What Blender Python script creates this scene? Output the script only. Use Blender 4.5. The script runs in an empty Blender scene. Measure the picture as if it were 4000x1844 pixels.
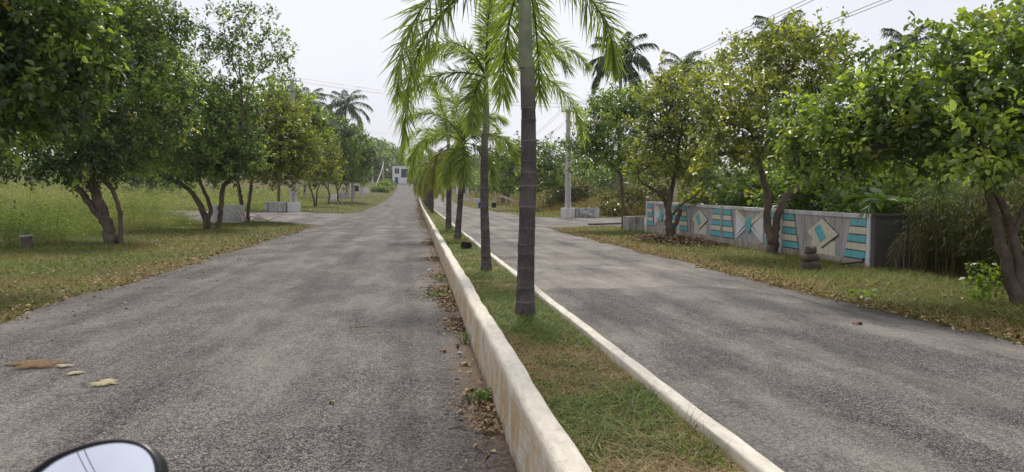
import bpy, math, random
import numpy as np

# ------------------------------------------------------------------ camera, world, sun, exposure
scene = bpy.context.scene
R_ = math.radians
YAW, PITCH = math.atan(241 / 1936), math.atan(102 / 1936)
cam_d = bpy.data.cameras.new('camera')
cam_d.sensor_fit = 'HORIZONTAL'
cam_d.sensor_width = 34.6
cam_d.lens = 26.0
cam_d.clip_start = 0.05
cam_d.clip_end = 6000
cam_d.dof.use_dof = True
cam_d.dof.focus_distance = 14.0
cam_d.dof.aperture_fstop = 9.8
cam = bpy.data.objects.new('camera', cam_d)
scene.collection.objects.link(cam)
cam.location = (0, 0, 1.65)
cam.rotation_euler = (math.pi / 2 - PITCH, 0, -YAW)
scene.camera = cam

SUN_EL, SUN_AZ = 52.0, 6.0          # degrees; azimuth clockwise from +Y
world = bpy.data.worlds.new('World')
scene.world = world
world.use_nodes = True
wn, wl = world.node_tree.nodes, world.node_tree.links
wn.clear()
wo = wn.new('ShaderNodeOutputWorld')
wb = wn.new('ShaderNodeBackground')
wb.inputs['Strength'].default_value = 0.1
sky = wn.new('ShaderNodeTexSky')
sky.sky_type = 'NISHITA'
sky.sun_disc = False
sky.sun_elevation = R_(SUN_EL)
sky.sun_rotation = R_(SUN_AZ)
sky.air_density = 1.0
sky.dust_density = 4.0
tc = wn.new('ShaderNodeTexCoord')
mp = wn.new('ShaderNodeMapping')
mp.inputs['Scale'].default_value = (1.0, 1.0, 2.2)
cn = wn.new('ShaderNodeTexNoise')
cn.inputs['Scale'].default_value = 1.3
cn.inputs['Detail'].default_value = 5
cn.inputs['Roughness'].default_value = 0.45
cr = wn.new('ShaderNodeValToRGB')
cr.color_ramp.elements[0].position = 0.36
cr.color_ramp.elements[0].color = (4.95, 5.0, 5.75, 1)
cr.color_ramp.elements[1].position = 0.64
cr.color_ramp.elements[1].color = (6.5, 6.55, 7.1, 1)
mx = wn.new('ShaderNodeMix')
mx.data_type = 'RGBA'
mx.inputs['Factor'].default_value = 0.9
wl.new(tc.outputs['Generated'], mp.inputs['Vector'])
wl.new(mp.outputs['Vector'], cn.inputs['Vector'])
wl.new(cn.outputs['Fac'], cr.inputs['Fac'])
wl.new(sky.outputs['Color'], mx.inputs['A'])
wl.new(cr.outputs['Color'], mx.inputs['B'])
wl.new(mx.outputs['Result'], wb.inputs['Color'])
wl.new(wb.outputs['Background'], wo.inputs['Surface'])

sun_d = bpy.data.lights.new('sun', 'SUN')
sun_d.energy = 2.4
sun_d.angle = R_(12)
sun_d.color = (1.0, 0.95, 0.87)
sun = bpy.data.objects.new('sun', sun_d)
scene.collection.objects.link(sun)
sun.rotation_euler = (-R_(90 - SUN_EL), 0, -R_(SUN_AZ))
sun.location = (0, 40, 60)

vs = scene.view_settings
vs.view_transform = 'Standard'
vs.look = 'None'
vs.exposure = 0.52
vs.gamma = 1.0
vs.use_curve_mapping = False
cy = scene.cycles
cy.max_bounces = 6
cy.diffuse_bounces = 3
cy.transmission_bounces = 4
cy.transparent_max_bounces = 8
cy.use_denoising = True

C = scene.collection
rng = np.random.default_rng(7)
random.seed(7)

# ------------------------------------------------------------------ helpers
def link(o, parent=None, label=None, cat=None, group=None, kind=None):
    if o.name not in C.objects:
        C.objects.link(o)
    if parent is not None:
        o.parent = parent
    if label: o['label'] = label
    if cat: o['category'] = cat
    if group: o['group'] = group
    if kind: o['kind'] = kind
    return o

def empty(name, loc=(0, 0, 0), rot=(0, 0, 0), **kw):
    o = bpy.data.objects.new(name, None)
    o.empty_display_size = 0.2
    o.location = loc
    o.rotation_euler = rot
    return link(o, **kw)

def mesh_np(name, V, F, mat, tint=None, smooth=False, attr=None):
    """mesh from arrays: V (n,3), F (m,4) quads"""
    V = np.ascontiguousarray(V, dtype=np.float32)
    F = np.ascontiguousarray(F, dtype=np.int32)
    k = F.shape[1]
    me = bpy.data.meshes.new(name)
    me.vertices.add(len(V))
    me.vertices.foreach_set('co', V.ravel())
    me.loops.add(F.size)
    me.loops.foreach_set('vertex_index', F.ravel())
    me.polygons.add(len(F))
    me.polygons.foreach_set('loop_start', np.arange(0, F.size, k, dtype=np.int32))
    if smooth:
        me.polygons.foreach_set('use_smooth', np.ones(len(F), dtype=bool))
    if tint is not None:
        a = me.attributes.new('tint', 'FLOAT_COLOR', 'POINT')
        t = np.ones((len(V), 4), dtype=np.float32)
        t[:, :3] = tint
        a.data.foreach_set('color', t.ravel())
    for n, v in (attr or {}).items():
        a = me.attributes.new(n, 'FLOAT', 'POINT')
        a.data.foreach_set('value', np.ascontiguousarray(v, dtype=np.float32))
    me.update(calc_edges=True)
    me.validate()
    me.materials.append(mat)
    return me

def obj(name, me, parent=None, **kw):
    return link(bpy.data.objects.new(name, me), parent, **kw)

class MB:
    """collects simple solids, builds one mesh object"""
    def __init__(s): s.v, s.f = [], []
    def add(s, vs_, fs):
        b = len(s.v); s.v += [tuple(v) for v in vs_]; s.f += [tuple(i + b for i in f) for f in fs]; return s
    def box(s, x0, x1, y0, y1, z0, z1, j=0.0):
        r = lambda: random.uniform(-j, j) if j else 0
        v = [(x + r(), y + r(), z + r()) for z in (z0, z1) for x, y in ((x0, y0), (x1, y0), (x1, y1), (x0, y1))]
        return s.add(v, [(3, 2, 1, 0), (4, 5, 6, 7), (0, 1, 5, 4), (1, 2, 6, 5), (2, 3, 7, 6), (3, 0, 4, 7)])
    def prism(s, poly, z0, z1, axes='xyz', top=None):
        """poly: 2-d outline, extruded along the third axis; axes says which coordinate each goes to"""
        n = len(poly); top = top or poly
        def mk(p, w):
            d = {axes[0]: p[0], axes[1]: p[1], axes[2]: w}; return (d['x'], d['y'], d['z'])
        v = [mk(p, z0) for p in poly] + [mk(p, z1) for p in top]
        return s.add(v, [tuple(range(n))[::-1], tuple(range(n, 2 * n))] + [(i, (i + 1) % n, n + (i + 1) % n, n + i) for i in range(n)])
    def tube(s, pts, rad, n=8, cap=True):
        V, F = tube(pts, rad, n)
        b = len(s.v); s.v += [tuple(p) for p in V]; s.f += [tuple(int(i) + b for i in q) for q in F]
        if cap:
            s.f += [tuple(range(b, b + n))[::-1], tuple(range(b + len(V) - n, b + len(V)))]
        return s
    def build(s, name, mat, parent=None, bevel=0.0, smooth=False, **kw):
        me = bpy.data.meshes.new(name)
        me.from_pydata(s.v, [], s.f)
        me.materials.append(mat)
        if smooth:
            for p in me.polygons: p.use_smooth = True
        o = obj(name, me, parent, **kw)
        if bevel:
            m = o.modifiers.new('bevel', 'BEVEL'); m.width = bevel; m.segments = 2; m.limit_method = 'ANGLE'
        return o

def catmull(P, sub=4):
    P = np.asarray(P, float)
    if len(P) < 3: return P
    Q = np.vstack([2 * P[0] - P[1], P, 2 * P[-1] - P[-2]])
    out = []
    for i in range(len(P) - 1):
        p0, p1, p2, p3 = Q[i:i + 4]
        for t in np.linspace(0, 1, sub, endpoint=False):
            out.append(0.5 * (2 * p1 + (p2 - p0) * t + (2 * p0 - 5 * p1 + 4 * p2 - p3) * t * t + (3 * p1 - p0 - 3 * p2 + p3) * t ** 3))
    out.append(P[-1])
    return np.array(out)

def tube(pts, rad, n=8, wob=0.0):
    P = np.asarray(pts, float); m = len(P)
    rad = np.broadcast_to(np.asarray(rad, float), (m,))
    T = np.gradient(P, axis=0); T /= np.linalg.norm(T, axis=1)[:, None] + 1e-9
    ref = np.array([0, 1.0, 0]) if abs(T[0][1]) < 0.9 else np.array([1.0, 0, 0])
    V = np.zeros((m, n, 3)); a = np.arange(n) * 2 * math.pi / n
    u = np.cross(T[0], ref); u /= np.linalg.norm(u)
    for i in range(m):
        u = u - T[i] * (u @ T[i]); u /= np.linalg.norm(u) + 1e-9
        w = np.cross(T[i], u)
        rr = rad[i] * (1 + (wob * rng.standard_normal(n) if wob else 0))
        V[i] = P[i] + (np.cos(a) * rr)[:, None] * u + (np.sin(a) * rr)[:, None] * w
    idx = np.arange(m * n).reshape(m, n)
    nx = np.roll(idx, -1, 1)
    F = np.stack([idx[:-1], nx[:-1], nx[1:], idx[1:]], -1).reshape(-1, 4)
    return V.reshape(-1, 3), F

def cat_parts(parts):
    Vs, Fs, Ts, b = [], [], [], 0
    for p in parts:
        Vs.append(p[0]); Fs.append(np.asarray(p[1]) + b); b += len(p[0])
        if len(p) > 2: Ts.append(p[2])
    return np.vstack(Vs), np.vstack(Fs), (np.vstack(Ts) if Ts else None)

_lat = {}
def vnoise(x, y, scale=1.0, seed=0):
    """smooth value noise 0..1"""
    if seed not in _lat: _lat[seed] = np.random.default_rng(1000 + seed).random((256, 256))
    L = _lat[seed]; x = np.asarray(x, float) / scale; y = np.asarray(y, float) / scale
    i = np.floor(x).astype(int); j = np.floor(y).astype(int); u = x - i; v = y - j
    u = u * u * (3 - 2 * u); v = v * v * (3 - 2 * v); i %= 256; j %= 256; i2 = (i + 1) % 256; j2 = (j + 1) % 256
    return (L[i, j] * (1 - u) + L[i2, j] * u) * (1 - v) + (L[i, j2] * (1 - u) + L[i2, j2] * u) * v

def ss(t, a, b):
    t = np.clip((np.asarray(t, float) - a) / (b - a), 0, 1); return t * t * (3 - 2 * t)

# lie of the land: flat round the camera, road climbing from y = 70, left bank and fields a little higher
def G(x, y):
    x = np.asarray(x, float); y = np.asarray(y, float)
    z = 1.134e-4 * np.maximum(0, np.minimum(y, 300) - 70) ** 2 + np.maximum(0, np.minimum(y, 480) - 300) * 0.052
    z = z + 0.37 * ss(y, 40, 58) * ss(-x, 5.5, 9.5)
    z = z + 0.03 * np.clip(-x - 13, 0, 60) + 0.015 * np.clip(x - 14, 0, 60)
    return z
def g(x, y): return float(G(x, y))
def S(y):
    return -0.9 * (np.maximum(0, np.asarray(y, float) - 100) / 200) ** 2     # the road drifts left far off

# ------------------------------------------------------------------ materials
def nmat(name, rough=0.8, spec=0.3):
    m = bpy.data.materials.new(name); m.use_nodes = True
    n = m.node_tree.nodes; b = n['Principled BSDF']
    b.inputs['Roughness'].default_value = rough
    b.inputs['Specular IOR Level'].default_value = spec
    return m, n, m.node_tree.links, b

def add(n, typ, **kw):
    x = n.new('ShaderNode' + typ)
    for k, v in kw.items():
        if k in x.inputs: x.inputs[k].default_value = v
        else: setattr(x, k, v)
    return x

def pos(n, l, scale=(1, 1, 1)):
    gnode = n.new('ShaderNodeNewGeometry'); m = n.new('ShaderNodeMapping')
    m.inputs['Scale'].default_value = scale
    l.new(gnode.outputs['Position'], m.inputs['Vector'])
    return m.outputs['Vector']

def noise(n, l, vec, scale, detail=4, rough=0.55, dist=0.0):
    x = add(n, 'TexNoise', Scale=scale, Detail=detail, Roughness=rough, Distortion=dist)
    l.new(vec, x.inputs['Vector']); return x.outputs['Fac']

def ramp(n, l, fac, stops):
    x = n.new('ShaderNodeValToRGB'); e = x.color_ramp.elements
    while len(e) < len(stops): e.new(0.5)
    for i, (p, c) in enumerate(stops):
        e[i].position = p; e[i].color = (c, c, c, 1) if isinstance(c, (int, float)) else (*c, 1)
    l.new(fac, x.inputs['Fac']); return x.outputs['Color']

def mixc(n, l, fac, a, b, blend='MIX'):
    x = n.new('ShaderNodeMix'); x.data_type = 'RGBA'; x.blend_type = blend
    for s, v in (('Factor', fac), ('A', a), ('B', b)):
        if isinstance(v, (int, float)): x.inputs[s].default_value = v
        elif isinstance(v, tuple): x.inputs[s].default_value = (*v, 1)
        else: l.new(v, x.inputs[s])
    return x.outputs['Result']

def bump(n, l, b, h, strength=0.3, dist=0.02):
    x = add(n, 'Bump', Strength=strength, Distance=dist)
    l.new(h, x.inputs['Height']); l.new(x.outputs['Normal'], b.inputs['Normal'])

def attr(n, name, out='Color'):
    x = n.new('ShaderNodeAttribute'); x.attribute_name = name; return x.outputs[out]

def m_plain(name, col, rough=0.7, var=0.25, scale=6, spec=0.3, bmp=0.15, metal=0.0):
    m, n, l, b = nmat(name, rough, spec); v = pos(n, l)
    f = noise(n, l, v, scale, 6, 0.65)
    lo = tuple(c * (1 - var) for c in col); hi = tuple(min(1, c * (1 + var)) for c in col)
    l.new(ramp(n, l, f, [(0.3, lo), (0.7, hi)]), b.inputs['Base Color'])
    b.inputs['Metallic'].default_value = metal
    if bmp: bump(n, l, b, noise(n, l, v, scale * 8, 4), bmp, 0.01)
    return m

def m_leaf(name, trans=0.45, rough=0.36, spec=0.6):
    m, n, l, b = nmat(name, rough, spec)
    c = attr(n, 'tint')
    l.new(c, b.inputs['Base Color'])
    t = n.new('ShaderNodeBsdfTranslucent')
    l.new(mixc(n, l, 1.0, c, (1.5, 1.6, 0.6), 'MULTIPLY'), t.inputs['Color'])
    s = n.new('ShaderNodeMixShader'); s.inputs['Fac'].default_value = trans
    l.new(b.outputs['BSDF'], s.inputs[1]); l.new(t.outputs['BSDF'], s.inputs[2])
    l.new(s.outputs['Shader'], n['Material Output'].inputs['Surface'])
    return m

def m_tint(name, rough=0.85):
    m, n, l, b = nmat(name, rough, 0.2)
    l.new(attr(n, 'tint'), b.inputs['Base Color']); return m

def m_asphalt(name, lo, hi, dust, dust_amt=(0.46, 0.7), chip=105, seed=0.0, dirt_x=None):
    m, n, l, b = nmat(name, 0.9, 0.25)
    v = pos(n, l); vd = pos(n, l, (0.55, 0.22, 1)); vd2 = pos(n, l, (1.0, 0.6, 1))
    vo = add(n, 'TexVoronoi', Scale=chip); l.new(v, vo.inputs['Vector'])
    sep = n.new('ShaderNodeSeparateColor'); l.new(vo.outputs['Color'], sep.inputs['Color'])
    vo2 = add(n, 'TexVoronoi', Scale=chip * 0.47); l.new(v, vo2.inputs['Vector'])
    sep2 = n.new('ShaderNodeSeparateColor'); l.new(vo2.outputs['Color'], sep2.inputs['Color'])
    av = n.new('ShaderNodeMath'); av.operation = 'MULTIPLY_ADD'; av.inputs[1].default_value = 0.35
    sc_ = n.new('ShaderNodeMath'); sc_.operation = 'MULTIPLY'; sc_.inputs[1].default_value = 0.65
    l.new(sep.outputs['Red'], sc_.inputs[0]); l.new(sep2.outputs['Red'], av.inputs[0]); l.new(sc_.outputs[0], av.inputs[2])
    chipf = ramp(n, l, av.outputs[0], [(0.22, lo), (0.52, tuple(a * 0.66 + c * 0.34 for a, c in zip(lo, hi))), (0.80, hi)])
    # pits between the chips
    pit = ramp(n, l, vo.outputs['Distance'], [(0.2, 1.0), (0.62, 0.35)])
    col = mixc(n, l, 1.0, chipf, pit, 'MULTIPLY')
    fine = noise(n, l, v, 34, 5, 0.7)
    col = mixc(n, l, 0.6, col, ramp(n, l, fine, [(0.3, 0.45), (0.7, 1.5)]), 'MULTIPLY')
    big = noise(n, l, vd, 1.5, 8, 0.68, 0.12)
    big2 = noise(n, l, vd2, 0.5, 6, 0.62, 0.0)
    col = mixc(n, l, ramp(n, l, big2, [(0.36, 0.0), (0.66, 0.4)]), col, mixc(n, l, 1.0, col, (1.5, 1.42, 1.42), 'MULTIPLY'))
    dm = n.new('ShaderNodeMath'); dm.operation = 'MULTIPLY'
    l.new(ramp(n, l, big, [(dust_amt[0] - 0.03, 0.0), (dust_amt[1] + 0.05, 0.72)]), dm.inputs[0])
    l.new(ramp(n, l, fine, [(0.25, 0.25), (0.6, 1.0)]), dm.inputs[1])
    col = mixc(n, l, dm.outputs[0], col, dust)
    # lengthwise wear: polished dark bands and paler dusty ones
    band = noise(n, l, pos(n, l, (1.5, 0.05, 1)), 1.0, 5, 0.6)
    col = mixc(n, l, 0.85, col, ramp(n, l, band, [(0.34, 0.62), (0.5, 1.0), (0.66, 1.25)]), 'MULTIPLY')
    # hairline cracks, only here and there
    wv = add(n, 'TexVoronoi', Scale=0.9, feature='DISTANCE_TO_EDGE'); wp = n.new('ShaderNodeVectorMath'); wp.operation = 'ADD'
    wn_ = add(n, 'TexNoise', Scale=3.0, Detail=5); l.new(v, wn_.inputs['Vector']); l.new(v, wp.inputs[0]); l.new(wn_.outputs['Color'], wp.inputs[1]); l.new(wp.outputs[0], wv.inputs['Vector'])
    ck = n.new('ShaderNodeMath'); ck.operation = 'MULTIPLY'
    l.new(ramp(n, l, wv.outputs['Distance'], [(0.003, 0.8), (0.011, 0.0)]), ck.inputs[0]); l.new(ramp(n, l, noise(n, l, v, 0.35, 3), [(0.52, 0.0), (0.62, 1.0)]), ck.inputs[1])
    col = mixc(n, l, ck.outputs[0], col, (0.02, 0.018, 0.018))
    if dirt_x is not None:      # red-brown silt swept against the kerb
        sx_ = n.new('ShaderNodeSeparateXYZ'); l.new(v, sx_.inputs[0])
        q = n.new('ShaderNodeMath'); q.operation = 'MULTIPLY_ADD'; q.inputs[1].default_value = 0.9
        l.new(noise(n, l, pos(n, l, (1, 0.5, 1)), 1.6, 6, 0.7), q.inputs[0]); l.new(sx_.outputs['X'], q.inputs[2])
        gd = n.new('ShaderNodeMath'); gd.operation = 'LESS_THAN'; gd.inputs[1].default_value = 1.0; l.new(sx_.outputs['X'], gd.inputs[0])
        dq = n.new('ShaderNodeMath'); dq.operation = 'MULTIPLY'; l.new(ramp(n, l, q.outputs[0], [(0.72, 0.0), (1.0, 0.75)]), dq.inputs[0]); l.new(gd.outputs[0], dq.inputs[1])
        col = mixc(n, l, dq.outputs[0], col, ramp(n, l, fine, [(0.3, (0.075, 0.05, 0.035)), (0.7, (0.22, 0.15, 0.095))]))
    l.new(col, b.inputs['Base Color'])
    bump(n, l, b, vo.outputs['Distance'], 0.45, -0.005)
    return m

def m_ground():
    m, n, l, b = nmat('earth_and_turf', 0.95, 0.1); v = pos(n, l)
    a = noise(n, l, v, 0.5, 6, 0.65); c = noise(n, l, v, 7, 6, 0.7); d = noise(n, l, v, 45, 4, 0.7)
    soil = ramp(n, l, c, [(0.3, (0.075, 0.055, 0.032)), (0.7, (0.16, 0.115, 0.065))])
    turf = ramp(n, l, c, [(0.3, (0.05, 0.058, 0.015)), (0.7, (0.13, 0.125, 0.035))])
    col = mixc(n, l, ramp(n, l, a, [(0.4, 0.15), (0.6, 0.85)]), soil, turf)
    col = mixc(n, l, 0.6, col, ramp(n, l, d, [(0.25, 0.35), (0.75, 1.6)]), 'MULTIPLY')
    l.new(col, b.inputs['Base Color']); bump(n, l, b, d, 0.6, 0.03); return m

def m_kerb():
    m, n, l, b = nmat('whitewashed_kerb', 0.85, 0.2)
    v = pos(n, l, (1, 1, 1)); vb = pos(n, l, (6, 1.6, 26)); vs_ = pos(n, l, (1.0, 1.7, 1.1))
    h = attr(n, 'hgt', 'Fac')
    br = noise(n, l, vb, 3.0, 5, 0.6)
    white = ramp(n, l, br, [(0.25, (0.50, 0.455, 0.37)), (0.7, (0.72, 0.675, 0.575))])
    st = noise(n, l, vs_, 2.1, 6, 0.62, 0.9)
    ml = n.new('ShaderNodeMath'); ml.operation = 'MULTIPLY'
    l.new(ramp(n, l, st, [(0.40, 0.0), (0.56, 0.92)]), ml.inputs[0])
    l.new(ramp(n, l, h, [(0.02, 0.55), (0.14, 1.0), (0.36, 0.8), (0.447, 0.0)]), ml.inputs[1])
    col = mixc(n, l, ml.outputs[0], white, ramp(n, l, br, [(0.3, (0.42, 0.27, 0.11)), (0.7, (0.58, 0.42, 0.20))]))
    gr = n.new('ShaderNodeMath'); gr.operation = 'MULTIPLY'
    l.new(ramp(n, l, h, [(0.0, 1.0), (0.11, 0.0)]), gr.inputs[0])
    l.new(ramp(n, l, noise(n, l, v, 9, 5, 0.7), [(0.35, 0.0), (0.6, 0.9)]), gr.inputs[1])
    col = mixc(n, l, gr.outputs[0], col, (0.20, 0.135, 0.075))
    chipn = noise(n, l, v, 14, 5, 0.65)
    col = mixc(n, l, ramp(n, l, chipn, [(0.66, 0.0), (0.72, 0.6)]), col, (0.36, 0.32, 0.28))
    kv = add(n, 'TexVoronoi', Scale=1.0, feature='DISTANCE_TO_EDGE'); ka = n.new('ShaderNodeVectorMath'); ka.operation = 'ADD'
    kn = add(n, 'TexNoise', Scale=5.0, Detail=5); l.new(v, kn.inputs['Vector']); l.new(pos(n, l, (2.2, 1.3, 0.9)), ka.inputs[0]); l.new(kn.outputs['Color'], ka.inputs[1]); l.new(ka.outputs[0], kv.inputs['Vector'])
    col = mixc(n, l, ramp(n, l, kv.outputs['Distance'], [(0.002, 0.4), (0.008, 0.0)]), col, (0.25, 0.2, 0.15))
    l.new(col, b.inputs['Base Color'])
    hh = mixc(n, l, 0.5, br, noise(n, l, v, 24, 5, 0.7))
    bump(n, l, b, hh, 0.35, 0.012); return m

def m_concrete(name, col, streak=0.6, dark=(0.05, 0.047, 0.043), seed=0.0, sc=5.0):
    """weathered concrete or limewash with black run-off streaks"""
    m, n, l, b = nmat(name, 0.85, 0.2)
    v = pos(n, l); vz = pos(n, l, (sc, sc, 0.35))
    s = noise(n, l, vz, 1.6, 8, 0.78, 0.4); f = noise(n, l, v, 11, 6, 0.7)
    base = ramp(n, l, f, [(0.3, tuple(c * 0.78 for c in col)), (0.7, tuple(min(1, c * 1.12) for c in col))])
    k = n.new('ShaderNodeMath'); k.operation = 'MULTIPLY'
    l.new(ramp(n, l, s, [(0.5 - 0.14 * streak, 0.0), (0.72 - 0.1 * streak, min(1, streak * 1.3))]), k.inputs[0])
    l.new(ramp(n, l, f, [(0.25, 0.35), (0.65, 1.0)]), k.inputs[1])
    col2 = mixc(n, l, k.outputs[0], base, dark)
    l.new(col2, b.inputs['Base Color']); bump(n, l, b, f, 0.3, 0.012); return m

def m_bark(name, lo, hi, z=0.35, sc=14):
    m, n, l, b = nmat(name, 0.9, 0.15)
    vz = pos(n, l, (1, 1, z)); f = noise(n, l, vz, sc, 7, 0.7); c = noise(n, l, pos(n, l), 2.5, 4)
    col = ramp(n, l, f, [(0.32, lo), (0.68, hi)])
    col = mixc(n, l, ramp(n, l, c, [(0.4, 0.0), (0.65, 0.6)]), col, tuple(h * 1.25 for h in hi))
    l.new(col, b.inputs['Base Color']); bump(n, l, b, f, 0.8, 0.03); return m

def m_palm_trunk():
    m, n, l, b = nmat('palm_trunk_bark', 0.85, 0.2)
    vz = pos(n, l, (1, 1, 0.18)); f = noise(n, l, vz, 55, 6, 0.75); c = noise(n, l, pos(n, l), 5, 5, 0.6)
    col = ramp(n, l, f, [(0.3, (0.045, 0.036, 0.034)), (0.7, (0.125, 0.102, 0.098))])
    col = mixc(n, l, ramp(n, l, c, [(0.45, 0.0), (0.66, 0.6)]), col, (0.16, 0.14, 0.13))
    col = mixc(n, l, attr(n, 'young', 'Fac'), col, ramp(n, l, f, [(0.3, (0.14, 0.145, 0.10)), (0.7, (0.22, 0.225, 0.16))]))
    rg = n.new('ShaderNodeMath'); rg.operation = 'MULTIPLY'
    l.new(attr(n, 'ring', 'Fac'), rg.inputs[0]); l.new(ramp(n, l, c, [(0.35, 0.1), (0.65, 0.75)]), rg.inputs[1])
    col = mixc(n, l, rg.outputs[0], col, (0.21, 0.185, 0.17))
    l.new(col, b.inputs['Base Color']); bump(n, l, b, f, 0.5, 0.01); return m

def m_patch(name, lo, hi):
    """thin spill of sand or dung that frays out at its rim"""
    m, n, l, b = nmat(name, 0.95, 0.1); v = pos(n, l)
    f = noise(n, l, v, 30, 6, 0.7); e = noise(n, l, v, 26, 8, 0.85)
    l.new(ramp(n, l, f, [(0.3, lo), (0.7, hi)]), b.inputs['Base Color'])
    s_ = n.new('ShaderNodeMath'); s_.operation = 'ADD'
    l.new(attr(n, 'rim', 'Fac'), s_.inputs[0]); l.new(e, s_.inputs[1])
    a_ = n.new('ShaderNodeMath'); a_.operation = 'ADD'
    k_ = n.new('ShaderNodeMath'); k_.operation = 'MULTIPLY'; k_.inputs[1].default_value = 0.35
    l.new(f, k_.inputs[0]); l.new(s_.outputs[0], a_.inputs[0]); l.new(k_.outputs[0], a_.inputs[1])
    h_ = n.new('ShaderNodeMath'); h_.operation = 'MULTIPLY'; h_.inputs[1].default_value = 0.5; l.new(a_.outputs[0], h_.inputs[0])
    l.new(ramp(n, l, h_.outputs[0], [(0.43, 0.0), (0.66, 0.9)]), b.inputs['Alpha'])
    bump(n, l, b, f, 0.4, 0.01); return m

M = {}
M['ground'] = m_ground()
M['asphalt'] = m_asphalt('worn_asphalt', (0.016, 0.014, 0.0145), (0.36, 0.325, 0.305), (0.32, 0.29, 0.25), (0.47, 0.72), 118, dirt_x=0.6)
M['asphalt_new'] = m_asphalt('asphalt_overlay', (0.028, 0.026, 0.027), (0.31, 0.285, 0.27), (0.36, 0.33, 0.285), (0.46, 0.7), 115)
M['asphalt_right'] = m_asphalt('pale_dusty_asphalt', (0.05, 0.046, 0.044), (0.34, 0.31, 0.285), (0.37, 0.335, 0.285), (0.40, 0.62), 120)
M['asphalt_side'] = m_asphalt('dusty_side_asphalt', (0.06, 0.055, 0.053), (0.26, 0.245, 0.235), (0.33, 0.295, 0.25), (0.38, 0.62))
M['kerb'] = m_kerb()
M['soil'] = m_plain('median_soil', (0.10, 0.075, 0.042), 0.95, 0.5, 9, 0.1, 0.5)
M['leaf'] = m_leaf('broad_leaf')
M['palm_leaf'] = m_leaf('palm_leaflet', 0.5, 0.36)
M['blade'] = m_leaf('grass_blade', 0.3, 0.6, 0.2)
M['litter'] = m_tint('dry_litter')
M['bark'] = m_bark('tree_bark', (0.045, 0.034, 0.027), (0.17, 0.127, 0.098))
M['bark_brown'] = m_bark('brown_bark', (0.07, 0.047, 0.03), (0.20, 0.14, 0.085))
M['palm_trunk'] = m_palm_trunk()
M['shaft'] = m_plain('palm_crownshaft', (0.235, 0.25, 0.15), 0.5, 0.3, 5, 0.4, 0.08)
M['coco_trunk'] = m_bark('coconut_trunk', (0.09, 0.08, 0.07), (0.2, 0.18, 0.16), 2.5, 6)
M['limewash'] = m_concrete('limewashed_block', (0.68, 0.665, 0.63), 0.35, sc=2.3)
M['grimy'] = m_concrete('black_streaked_limewash', (0.60, 0.585, 0.55), 0.95, sc=2.1)
M['wall'] = m_concrete('grey_stained_wall', (0.56, 0.54, 0.52), 0.85, (0.15, 0.14, 0.132), sc=2.2)
M['coping'] = m_concrete('pale_grimy_coping', (0.72, 0.70, 0.68), 0.6, (0.2, 0.19, 0.18), sc=2.0)
M['groove'] = m_concrete('gap_shadow_and_dirt', (0.16, 0.15, 0.145), 0.6, (0.06, 0.06, 0.055), sc=2.0)  # shadow and dirt of the relief gaps painted in as one dark colour
M['wall_pale'] = m_concrete('pale_wall_paint', (0.80, 0.79, 0.81), 0.4, (0.25, 0.24, 0.23), sc=2.4)
M['wall_base'] = m_concrete('peeling_wall_base', (0.55, 0.49, 0.41), 0.85, (0.13, 0.085, 0.05), sc=3)
M['wall_dark'] = m_concrete('shaded_dirty_wall', (0.12, 0.115, 0.11), 0.6, (0.05, 0.05, 0.045), sc=0.9)  # shadow on the return wall painted in together with its black dirt
M['teal'] = m_concrete('teal_paint', (0.18, 0.52, 0.55), 0.4, (0.07, 0.22, 0.235))
M['cream'] = m_concrete('cream_paint', (0.74, 0.69, 0.53), 0.35, (0.25, 0.22, 0.16))
M['pole'] = m_concrete('pole_concrete', (0.52, 0.49, 0.455), 0.45, (0.22, 0.2, 0.185), sc=7)
M['steel'] = m_plain('dull_steel', (0.16, 0.16, 0.165), 0.5, 0.3, 8, 0.5, 0.05, 0.6)
M['wire'] = m_plain('aluminium_wire', (0.42, 0.42, 0.44), 0.45, 0.1, 3, 0.5, 0, 0.5)
M['black'] = m_plain('black_plastic', (0.012, 0.012, 0.015), 0.38, 0.2, 30, 0.5, 0.05)
M['dark_steel'] = m_plain('dark_painted_steel', (0.022, 0.024, 0.032), 0.55, 0.3, 4, 0.4, 0.1)
M['porcelain'] = m_plain('insulator_porcelain', (0.05, 0.03, 0.025), 0.25, 0.2, 5, 0.5, 0)
M['rock'] = m_plain('brown_rock', (0.13, 0.10, 0.08), 0.9, 0.5, 7, 0.2, 0.8)
M['stump'] = m_plain('charred_stump', (0.028, 0.022, 0.018), 0.95, 0.5, 12, 0.1, 0.8)
M['stone'] = m_plain('grey_stone', (0.30, 0.285, 0.255), 0.9, 0.3, 9, 0.2, 0.5)
M['sand'] = m_patch('ochre_sand', (0.34, 0.29, 0.18), (0.50, 0.43, 0.27))
M['rust_sand'] = m_patch('red_brown_dung', (0.10, 0.06, 0.035), (0.26, 0.175, 0.09))
M['nut'] = m_plain('coconut_husk', (0.13, 0.11, 0.04), 0.7, 0.3, 8, 0.3, 0.2)
M['blue'] = m_plain('blue_plastic', (0.012, 0.045, 0.30), 0.4, 0.15, 5, 0.5, 0.05)
M['bluepaint'] = m_plain('blue_door_paint', (0.02, 0.035, 0.17), 0.5, 0.2, 4, 0.4, 0.05)
M['bwhite'] = m_plain('white_building_paint', (0.70, 0.68, 0.69), 0.8, 0.08, 1.5, 0.2, 0.1)
M['bdark'] = m_plain('dark_glass', (0.012, 0.022, 0.035), 0.15, 0.3, 2, 0.6, 0)
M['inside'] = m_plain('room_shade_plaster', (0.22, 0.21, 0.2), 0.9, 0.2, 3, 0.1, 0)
M['sheet'] = m_plain('pale_roof_sheet', (0.55, 0.59, 0.64), 0.5, 0.15, 2, 0.4, 0.05)
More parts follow.
